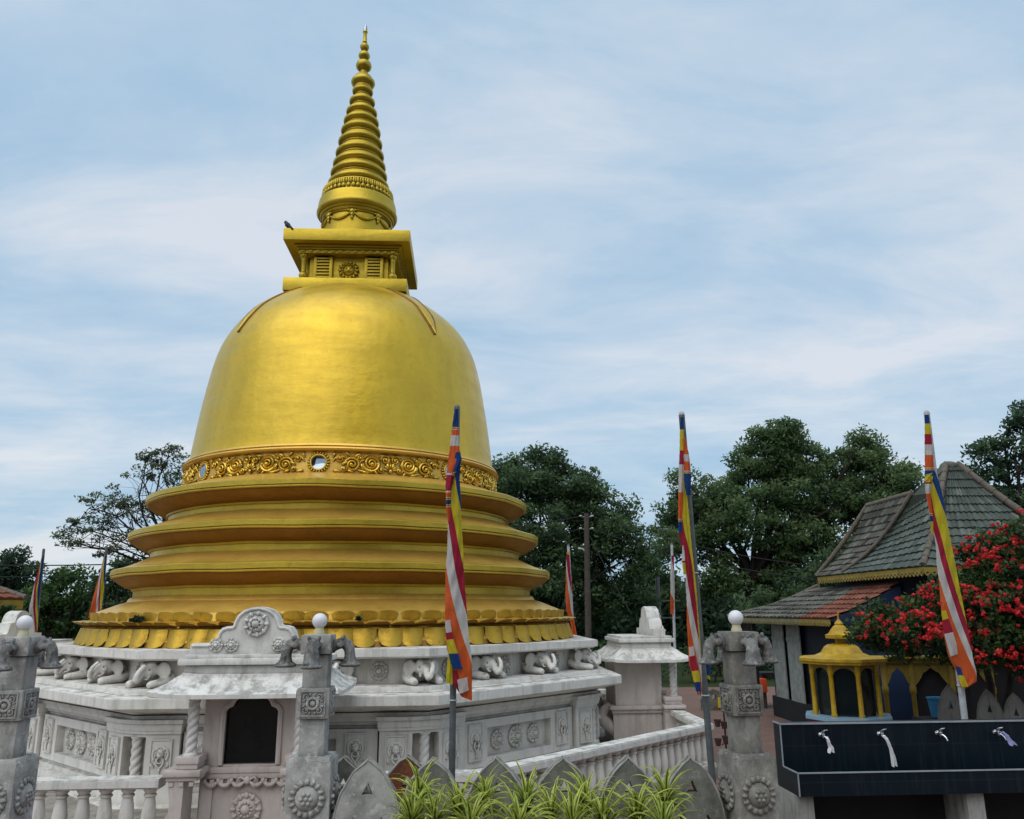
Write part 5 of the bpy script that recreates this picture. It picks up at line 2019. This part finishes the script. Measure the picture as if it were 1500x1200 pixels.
def leaf_cloud(name, cen, rad, per, size, mat, parent=None, flat=.7, tb=0.0, up=.7, aspect=.42):
    cen = np.asarray(cen, float)
    n = len(cen) * per
    rad = np.broadcast_to(np.asarray(rad, float), (len(cen),))
    ci = np.repeat(np.arange(len(cen)), per)
    d = nrng.normal(size=(n, 3))
    d /= np.linalg.norm(d, axis=1)[:, None] + 1e-9
    rr = nrng.random(n) ** .5
    off = d * (rr * rad[ci])[:, None]
    off[:, 2] *= flat
    pos = cen[ci] + off
    nm = nrng.normal(size=(n, 3))
    nm[:, 2] += up
    nm /= np.linalg.norm(nm, axis=1)[:, None]
    tg = np.cross(nm, nrng.normal(size=(n, 3)))
    tg /= np.linalg.norm(tg, axis=1)[:, None] + 1e-9
    bt = np.cross(nm, tg)
    L_ = size * nrng.uniform(.65, 1.35, n)[:, None]
    v = np.empty((n, 4, 3))
    v[:, 0] = pos - tg * L_ * .5
    v[:, 1] = pos + bt * L_ * aspect * .5 + nm * L_ * .06
    v[:, 2] = pos + tg * L_ * .5
    v[:, 3] = pos - bt * L_ * aspect * .5 + nm * L_ * .06
    ctint = nrng.normal(0, .16, len(cen))
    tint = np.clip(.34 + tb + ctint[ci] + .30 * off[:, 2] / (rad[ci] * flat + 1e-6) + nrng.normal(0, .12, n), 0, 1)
    me = bpy.data.meshes.new(name)
    me.vertices.add(n * 4)
    me.vertices.foreach_set('co', v.reshape(-1))
    me.loops.add(n * 4)
    me.loops.foreach_set('vertex_index', np.arange(n * 4, dtype=np.int32))
    me.polygons.add(n)
    me.polygons.foreach_set('loop_start', np.arange(0, n * 4, 4, dtype=np.int32))
    me.update(calc_edges=True)
    at_ = me.attributes.new('tint', 'FLOAT', 'FACE')
    at_.data.foreach_set('value', tint.astype(np.float32))
    me.materials.append(mat)
    return inst(name, me, parent)


def lobes_to_clumps(lobes, dens, crad):
    cen = []
    for (c, r) in lobes:
        c = np.array(c)
        r = np.array(r) if hasattr(r, '__len__') else np.array((r, r * .9, r * .85))
        n = max(4, int(dens * (r[0] * r[2])))
        d = nrng.normal(size=(n, 3))
        d /= np.linalg.norm(d, axis=1)[:, None]
        q = nrng.random(n) ** .38
        p = c + d * q[:, None] * r
        cen.append(p)
    return np.concatenate(cen)


def bent(a, c, seed, n=6, amt=.08):
    rr = random.Random(seed)
    a, c = Vector(a), Vector(c)
    ln = (c - a).length
    o1 = Vector((rr.uniform(-1, 1), rr.uniform(-1, 1), rr.uniform(-.3, 1))) * ln * amt * 1.6
    pts = []
    for i in range(n + 1):
        q = i / n
        pts.append(a.lerp(c, q) + o1 * math.sin(PI * q) + Vector((rr.uniform(-1, 1), rr.uniform(-1, 1), rr.uniform(-1, 1))) * ln * amt * .25 * (0 < i < n))
    return pts


def tree(name, label, base, lobes_px, Y, dens, crad, per, leaf, mat, group='trees around the precinct', trunk_r=.16, tb=0.0, twigs=5, seed=1, depth=1.0, fork=None, flat=.7):
    lobes = []
    rr = random.Random(seed)
    for (px, py, rp) in lobes_px:
        dy = rr.uniform(-.6, .6) * rp / 1190 * Y
        p = at(px, py, Y + dy)
        r = rp / 1190 * Y
        lobes.append((tuple(p), (r, r * depth, r * .85)))
    bx, by = at(base, 900, Y).x, Y
    root = thing(name, label, 'tree', (bx, by, 0), 0, group)
    org = np.array((bx, by, 0))
    cl = lobes_to_clumps(lobes, dens, crad)
    crown = leaf_cloud('crown', cl - org, crad * nrng.uniform(.7, 1.25, len(cl)), per, leaf, mat, root, flat=flat, tb=tb)
    b = MB()
    mz = min(l[0][2] - l[1][2] for l in lobes)
    fk = Vector((0, 0, max(1.0, mz * .75))) if fk_none(fork) else Vector(at(*fork, Y)) - Vector(org)
    b.tube(bent((0, 0, -.1), fk, seed, 5, .04), [trunk_r * (1.25 - .1 * i) for i in range(6)], 10)
    for i, (c, r) in enumerate(lobes):
        c = Vector(c) - Vector(org)
        pts = bent(fk, c, seed * 31 + i, 6, .10)
        b.tube(pts, [trunk_r * (.46 - .055 * k) for k in range(7)], 7)
        near = sorted(range(len(cl)), key=lambda k: (Vector(cl[k] - org) - c).length)
        for k in range(twigs):
            t_ = Vector(cl[near[(k * 7) % max(1, min(len(near), 60))]] - org)
            b.tube(bent(pts[rr.randint(3, 6)], t_, seed * 77 + i * 9 + k, 4, .12), [trunk_r * .14, trunk_r * .11, trunk_r * .08, trunk_r * .05, trunk_r * .03], 5)
    b.build('trunk', MAT['bark_dark'], root)
    return root


def fk_none(f):
    return f is None


# right of the stupa
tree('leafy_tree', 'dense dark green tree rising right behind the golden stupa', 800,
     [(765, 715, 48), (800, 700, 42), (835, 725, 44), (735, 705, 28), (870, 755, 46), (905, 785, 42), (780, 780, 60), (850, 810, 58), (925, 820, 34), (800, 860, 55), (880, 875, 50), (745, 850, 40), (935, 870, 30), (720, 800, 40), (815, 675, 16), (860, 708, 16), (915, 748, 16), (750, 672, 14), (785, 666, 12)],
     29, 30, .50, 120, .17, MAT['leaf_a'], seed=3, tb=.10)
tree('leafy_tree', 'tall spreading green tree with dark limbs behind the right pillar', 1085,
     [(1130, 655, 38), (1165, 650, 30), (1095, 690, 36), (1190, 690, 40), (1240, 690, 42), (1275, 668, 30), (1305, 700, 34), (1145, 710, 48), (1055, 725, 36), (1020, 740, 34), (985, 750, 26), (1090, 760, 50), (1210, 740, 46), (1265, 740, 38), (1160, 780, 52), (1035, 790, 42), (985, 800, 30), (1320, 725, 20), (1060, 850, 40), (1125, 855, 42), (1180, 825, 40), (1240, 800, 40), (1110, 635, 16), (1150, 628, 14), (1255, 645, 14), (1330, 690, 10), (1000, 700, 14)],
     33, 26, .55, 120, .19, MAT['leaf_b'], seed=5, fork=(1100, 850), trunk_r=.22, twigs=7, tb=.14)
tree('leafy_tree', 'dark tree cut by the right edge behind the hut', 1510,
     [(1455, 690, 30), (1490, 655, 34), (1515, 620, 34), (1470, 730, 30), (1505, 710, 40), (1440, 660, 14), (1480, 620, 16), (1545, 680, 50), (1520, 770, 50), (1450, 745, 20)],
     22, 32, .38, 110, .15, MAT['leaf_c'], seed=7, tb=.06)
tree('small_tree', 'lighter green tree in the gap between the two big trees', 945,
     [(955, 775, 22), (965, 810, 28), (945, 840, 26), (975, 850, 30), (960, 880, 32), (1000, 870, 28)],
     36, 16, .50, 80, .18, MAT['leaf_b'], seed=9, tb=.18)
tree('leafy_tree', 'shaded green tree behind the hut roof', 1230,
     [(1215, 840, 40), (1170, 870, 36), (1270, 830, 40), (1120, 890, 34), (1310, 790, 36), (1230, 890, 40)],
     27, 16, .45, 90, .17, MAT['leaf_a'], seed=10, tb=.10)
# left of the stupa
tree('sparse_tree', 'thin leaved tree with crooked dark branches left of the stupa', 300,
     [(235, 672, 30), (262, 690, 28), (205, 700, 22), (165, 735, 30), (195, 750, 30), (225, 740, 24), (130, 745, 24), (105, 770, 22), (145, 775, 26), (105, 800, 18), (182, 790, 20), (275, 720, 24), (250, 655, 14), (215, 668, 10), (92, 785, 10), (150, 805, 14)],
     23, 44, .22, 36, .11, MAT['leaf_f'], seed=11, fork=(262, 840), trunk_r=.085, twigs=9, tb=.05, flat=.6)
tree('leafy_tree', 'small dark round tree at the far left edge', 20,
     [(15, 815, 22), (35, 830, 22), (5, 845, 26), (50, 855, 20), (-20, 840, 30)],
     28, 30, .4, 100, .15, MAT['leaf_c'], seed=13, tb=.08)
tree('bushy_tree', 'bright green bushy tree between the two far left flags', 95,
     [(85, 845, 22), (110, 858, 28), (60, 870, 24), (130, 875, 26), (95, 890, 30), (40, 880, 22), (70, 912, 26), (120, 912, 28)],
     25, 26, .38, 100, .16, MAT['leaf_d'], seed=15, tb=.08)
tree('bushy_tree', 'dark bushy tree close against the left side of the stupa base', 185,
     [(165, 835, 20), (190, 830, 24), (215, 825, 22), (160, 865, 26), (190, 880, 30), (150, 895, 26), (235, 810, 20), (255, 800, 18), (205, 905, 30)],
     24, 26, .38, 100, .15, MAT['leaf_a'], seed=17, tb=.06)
# shrub in front of the left house
cl = lobes_to_clumps([(tuple(at(10, 915, 13.5)), (.32, .3, .28)), (tuple(at(-10, 905, 13.5)), (.4, .3, .3)), (tuple(at(5, 945, 13.5)), (.4, .3, .3))], 160, .2)
o0 = at(5, 930, 13.5)
shr = thing('layered_shrub', 'layered green shrub below the red tiled eave at the left edge', 'shrub', (o0.x, 13.5, 0))
leaf_cloud('foliage', cl - np.array((o0.x, 13.5, 0)), .13, 60, .08, MAT['leaf_d'], shr, flat=.35, tb=-.05)
b = MB()
b.tube([(0, 0, 0), (.02, 0, .8), (0, 0, 1.5)], [.05, .04, .02], 8)
b.build('stem', MAT['bark'], shr)

for i, (px, py, Y, w, lab) in enumerate([(905, 965, 23, 1.3, 'low green shrub on the lawn left of the side shrine'), (1035, 975, 23, 1.2, 'low green shrub on the lawn right of the side shrine'), (1062, 962, 25, 1.5, 'low green shrub behind the leaning flag pole'), (1130, 968, 24, 1.3, 'low green shrub on the lawn beside the hut')]):
    p = at(px, py, Y)
    r_ = Vector((p.x, Y, 0))
    cl = lobes_to_clumps([((p.x + dx, Y, dz), (w * .55, .5, .5)) for dx, dz in ((-.5, .45), (0, .65), (.5, .45), (.9, .35))], 22, .3)
    root = thing('low_shrub', lab, 'shrub', (p.x, Y, 0), 0, 'low shrubs on the far lawn')
    leaf_cloud('foliage', cl - np.array((p.x, Y, 0)), .28, 60, .11, MAT['leaf_e'], root, flat=.8, tb=.0)
    b = MB()
    for dx in (-.4, .1, .5):
        b.tube(bent((dx * .4, 0, -.05), (dx, 0, .5), 300 + i, 4, .1), [.03, .028, .024, .02, .012], 6)
    b.build('stems', MAT['bark_dark'], root)

# far belt of woodland, one mass
lob = []
for i in range(90):
    px = -120 + 1750 * (i + rng.random()) / 90
    top = 880 if px > 250 else 885
    Y = rng.uniform(40, 54)
    p = at(px, rng.uniform(top, 925), Y)
    lob.append((tuple(p), (2.0, 1.6, 1.5)))
cl = lobes_to_clumps(lob, 7, .9)
o = leaf_cloud('distant_wood', cl, .9, 70, .36, MAT['leaf_c'], None, flat=.8, tb=-.05)
o['kind'] = 'stuff'
tag(o, 'dark belt of distant woodland low behind everything', 'woodland')

# bougainvillea
cl_l = [((1280, 912), 9.0, 30), ((1300, 930), 8.9, 36), ((1340, 908), 9.1, 32), ((1345, 940), 8.9, 34), ((1394, 874), 9.1, 40), ((1385, 930), 8.9, 40), ((1434, 846), 9.2, 40), ((1440, 900), 8.9, 46), ((1470, 815), 9.2, 44), ((1485, 870), 8.9, 46), ((1480, 930), 8.8, 44), ((1430, 950), 8.8, 36), ((1515, 800), 9.1, 46), ((1525, 900), 8.8, 50), ((1262, 925), 8.8, 22), ((1418, 806), 9.3, 16), ((1510, 965), 8.8, 30)]
lob = []
for (pp_, Y, rp) in cl_l:
    r = rp / 1195 * Y
    lob.append((tuple(at(*pp_, Y)), (r, r * 1.25, r)))
org = at(1440, 1000, 9.3)
bou = thing('bougainvillea', 'large dark green bougainvillea bush full of crimson flowers over the arcade', 'flowering bush', (org.x, 9.3, 0))
og = np.array((org.x, 9.3, 0))
cl = lobes_to_clumps(lob, 900, .1)
leaf_cloud('foliage', cl - og, .10, 22, .052, MAT['leaf_boug'], bou, flat=.8, tb=-.02, aspect=.6)
fc = []
for (c, r) in lob:
    k = 0
    n = int(34 * r[0] * r[0] / .08)
    while k < n:
        d = Vector((rng.gauss(0, 1), rng.gauss(-.75, .8), rng.gauss(.35, .8))).normalized()
        p = Vector(c) + Vector((d.x * r[0], d.y * r[1], d.z * r[2])) * rng.uniform(.93, 1.12)
        k += 1
        if rng.random() < .32:
            fc.append(p)
cc, cr_ = [], []
for p in fc:
    m = rng.randint(1, 7)
    for _ in range(m):
        cc.append(p + Vector((rng.gauss(0, .062), rng.gauss(0, .05), rng.gauss(0, .035))))
        cr_.append(rng.uniform(.014, .034))
leaf_cloud('flowers', np.array(cc) - og, np.array(cr_), 14, .030, MAT['flower'], bou, flat=.9, tb=.12, aspect=.85, up=.3)
b = MB()
for i in range(4):
    b.tube(bent((.1 * i, .1 * i, 0), Vector(lob[4 + i * 2][0]) - Vector(org.to_tuple()[:2] + (0,)) + Vector((0, org.y - 9.3, 0)), 60 + i, 8, .08), [.05, .048, .045, .04, .035, .03, .025, .02, .015], 8)
b.build('stems', MAT['bark'], bou)
# loose sprigs of bush over the yellow shrine and climbing the eave
# ------------------------------------------------------------------ utility poles and cables
up_ = thing('utility_pole', 'tall weathered timber utility pole right of the stupa', 'utility pole', (at(861, 930, 24).x, 24, 0))
ox = at(861, 930, 24).x
top = at(859, 752, 24) - Vector((ox, 24, 0))
b = MB()
b.tube([(0, 0, 0), top * .5, top], [.105, .09, .075], 10)
b.build('pole', MAT['wood'], up_)
b = MB()
for py in (757, 775):
    p = at(859, py, 24) - Vector((ox, 24, 0))
    b.box(p, (.30, .018, .018))
    for s_ in (-1, 1):
        b.ball(p + Vector((s_ * .17, 0, .02)), (.05, .025, .03), nu=8, nv=6)
b.build('insulators', MAT['pole_white'], up_)
p = at(853, 806, 24) - Vector((ox, 24, 0))
b = MB()
b.tube([p + Vector((.1, 0, -.05)), p + Vector((0, 0, .04)), p + Vector((-.12, 0, .05))], [.02, .025, .03], 8)
b.build('street_light', MAT['pole_white'], up_)
up2 = thing('utility_pole', 'thin grey pole seen between the trees above the side shrine', 'utility pole', (at(966, 930, 30).x, 30, 0))
t2 = at(963, 845, 30) - Vector((at(966, 930, 30).x, 30, 0))
b = MB()
b.tube([(0, 0, 0), t2], [.10, .08], 10)
b.build('pole', MAT['steel'], up2)
b = MB()
for py in (880, 905):
    b.box(at(966, py, 30) - Vector((at(966, 930, 30).x, 30, 0)), (1.5, .05, .05))
b.build('cross_arm', MAT['steel'], up2, smooth=0)


def cable(a, c, sag, label, r=.012):
    b = MB()
    pts = [a.lerp(c, i / 24) - Vector((0, 0, sag * 4 * (i / 24) * (1 - i / 24))) for i in range(25)]
    o0 = pts[0]
    b.tube([p - o0 for p in pts], r, 5)
    o = b.build('cable', MAT['wire'], None, T(*o0))
    tag(o, label, 'cable', 'overhead cables')


cable(at(854, 756, 24), at(-120, 826, 22), .5, 'upper overhead cable running left behind the stupa', .017)
cable(at(854, 775, 24), at(-120, 842, 22), .5, 'lower overhead cable running left behind the stupa')
cable(at(866, 756, 24), at(1560, 830, 20), .7, 'upper overhead cable running right across the trees')
cable(at(866, 775, 24), at(1560, 850, 20), .7, 'lower overhead cable running right across the trees')
cable(at(864, 785, 24), at(925, 900, 22), .05, 'slanting stay cable right of the timber pole', .010)

# ------------------------------------------------------------------ ground, light and sky
b = MB()
b.add([(-600, -600, -.06), (600, -600, -.06), (600, 900, -.06), (-600, 900, -.06)], [(0, 1, 2, 3)])
o = b.build('ground', MAT['soil'], None, smooth=0)
o['kind'] = 'structure'
b = MB()
b.box((0, 8, -.03), (34, 26, .05))
o = b.build('courtyard_paving', MAT['pave'], None, smooth=0)
o['kind'] = 'structure'

# unseen mound added behind the viewer to darken the dome's reflection
b = MB()


def mound_fn(u, v):
    a = 2 * PI * u
    from mathutils import noise as mn
    r = 1 - v
    h = 26 * (1 - r ** 3.0) ** .8
    q = mn.noise(Vector((math.cos(a) * 2, math.sin(a) * 2, v * 4)))
    return (10 * r * (1 + .18 * q) * math.cos(a), 9 * r * (1 + .18 * q) * math.sin(a), h * (1 + .05 * q) - .2)


b.sheet(mound_fn, 48, 24, close=True)
o = b.build('reflection_mound', MAT['mound_surface'], None, T(9.5, -21, 0), smooth=80)
o['kind'] = 'structure'

w = bpy.data.worlds.new('World')
sc.world = w
w.use_nodes = True
nt = w.node_tree
nt.nodes.clear()
SUN_EL, SUN_AZ = R(58), R(-152)          # azimuth measured from +y clockwise: behind the viewer, to the left
sky = N(nt, 'ShaderNodeTexSky')
sky.sky_type = 'NISHITA'
sky.sun_disc = False
sky.sun_elevation = SUN_EL
sky.sun_rotation = SUN_AZ
sky.dust_density = 2.0
tc = N(nt, 'ShaderNodeTexCoord')
sx = N(nt, 'ShaderNodeSeparateXYZ')
L(nt, tc.outputs['Generated'], sx.inputs[0])
ad = N(nt, 'ShaderNodeMath', operation='ADD')
L(nt, sx.outputs[2], ad.inputs[0]); ad.inputs[1].default_value = .16
mxm = N(nt, 'ShaderNodeMath', operation='MAXIMUM')
L(nt, ad.outputs[0], mxm.inputs[0]); mxm.inputs[1].default_value = .05
cb = N(nt, 'ShaderNodeCombineXYZ')
for i in (0, 1):
    dv = N(nt, 'ShaderNodeMath', operation='DIVIDE')
    L(nt, sx.outputs[i], dv.inputs[0]); L(nt, mxm.outputs[0], dv.inputs[1])
    L(nt, dv.outputs[0], cb.inputs[i])
mp = N(nt, 'ShaderNodeMapping')
mp.inputs['Scale'].default_value = (.60, 1.05, 1)
mp.inputs['Rotation'].default_value = (0, 0, R(-14))
mp.inputs['Location'].default_value = (3.1, 1.3, 0)
L(nt, cb.outputs[0], mp.inputs[0])
n1 = noise(nt, 2.3, 10, .6, mp.outputs[0], .35)
n2 = noise(nt, .55, 4, .5, mp.outputs[0], .1)
am = N(nt, 'ShaderNodeMath', operation='MULTIPLY_ADD')
n1h = N(nt, 'ShaderNodeMath', operation='MULTIPLY')
L(nt, n1, n1h.inputs[0]); n1h.inputs[1].default_value = .55
L(nt, n2, am.inputs[0]); am.inputs[1].default_value = .42
L(nt, n1h.outputs[0], am.inputs[2])
cloud = ramp(nt, am.outputs[0], [(.385, (.405, .60, .80)), (.465, (.505, .67, .835)), (.53, (.625, .745, .87)), (.60, (.77, .825, .90))])
zr_ = ramp(nt, sx.outputs[2], [(0.0, (1.06, 1.04, 1.0)), (.30, (1.0, 1.0, 1.0)), (.55, (.98, .99, 1.0)), (1, (1.06, 1.04, 1.02))])
cloud = mixc(nt, 1.0, cloud, zr_, 'MULTIPLY')
bg1 = N(nt, 'ShaderNodeBackground', Strength=.10)
L(nt, sky.outputs[0], bg1.inputs[0])
bg2 = N(nt, 'ShaderNodeBackground', Strength=1.0)
L(nt, cloud, bg2.inputs[0])
ms = N(nt, 'ShaderNodeMixShader')
ms.inputs[0].default_value = .86
L(nt, bg1.outputs[0], ms.inputs[1]); L(nt, bg2.outputs[0], ms.inputs[2])
ow = N(nt, 'ShaderNodeOutputWorld')
L(nt, ms.outputs[0], ow.inputs[0])

sd = bpy.data.lights.new('sun', 'SUN')
sd.energy = 1.7
sd.angle = R(75)
sd.color = (1.0, .955, .88)
so = bpy.data.objects.new('sun', sd)
COL.objects.link(so)
dvec = Vector((math.sin(SUN_AZ) * math.cos(SUN_EL), math.cos(SUN_AZ) * math.cos(SUN_EL), math.sin(SUN_EL)))
so.rotation_euler = dvec.to_track_quat('Z', 'Y').to_euler()
so.location = (0, 0, 30)

sc.view_settings.view_transform = 'Standard'
sc.view_settings.look = 'None'
sc.view_settings.exposure = 0
sc.cycles.max_bounces = 8
sc.cycles.diffuse_bounces = 6
sc.cycles.transmission_bounces = 6
sc.cycles.transparent_max_bounces = 8
sc.cycles.use_denoising = True

b = MB()
b.box((.12, 4.86, .05), (2.5, 1.0, .10), bev=.03)
o = b.build('planting_bed', MAT['soil'], None, smooth=30)
o['kind'] = 'structure'
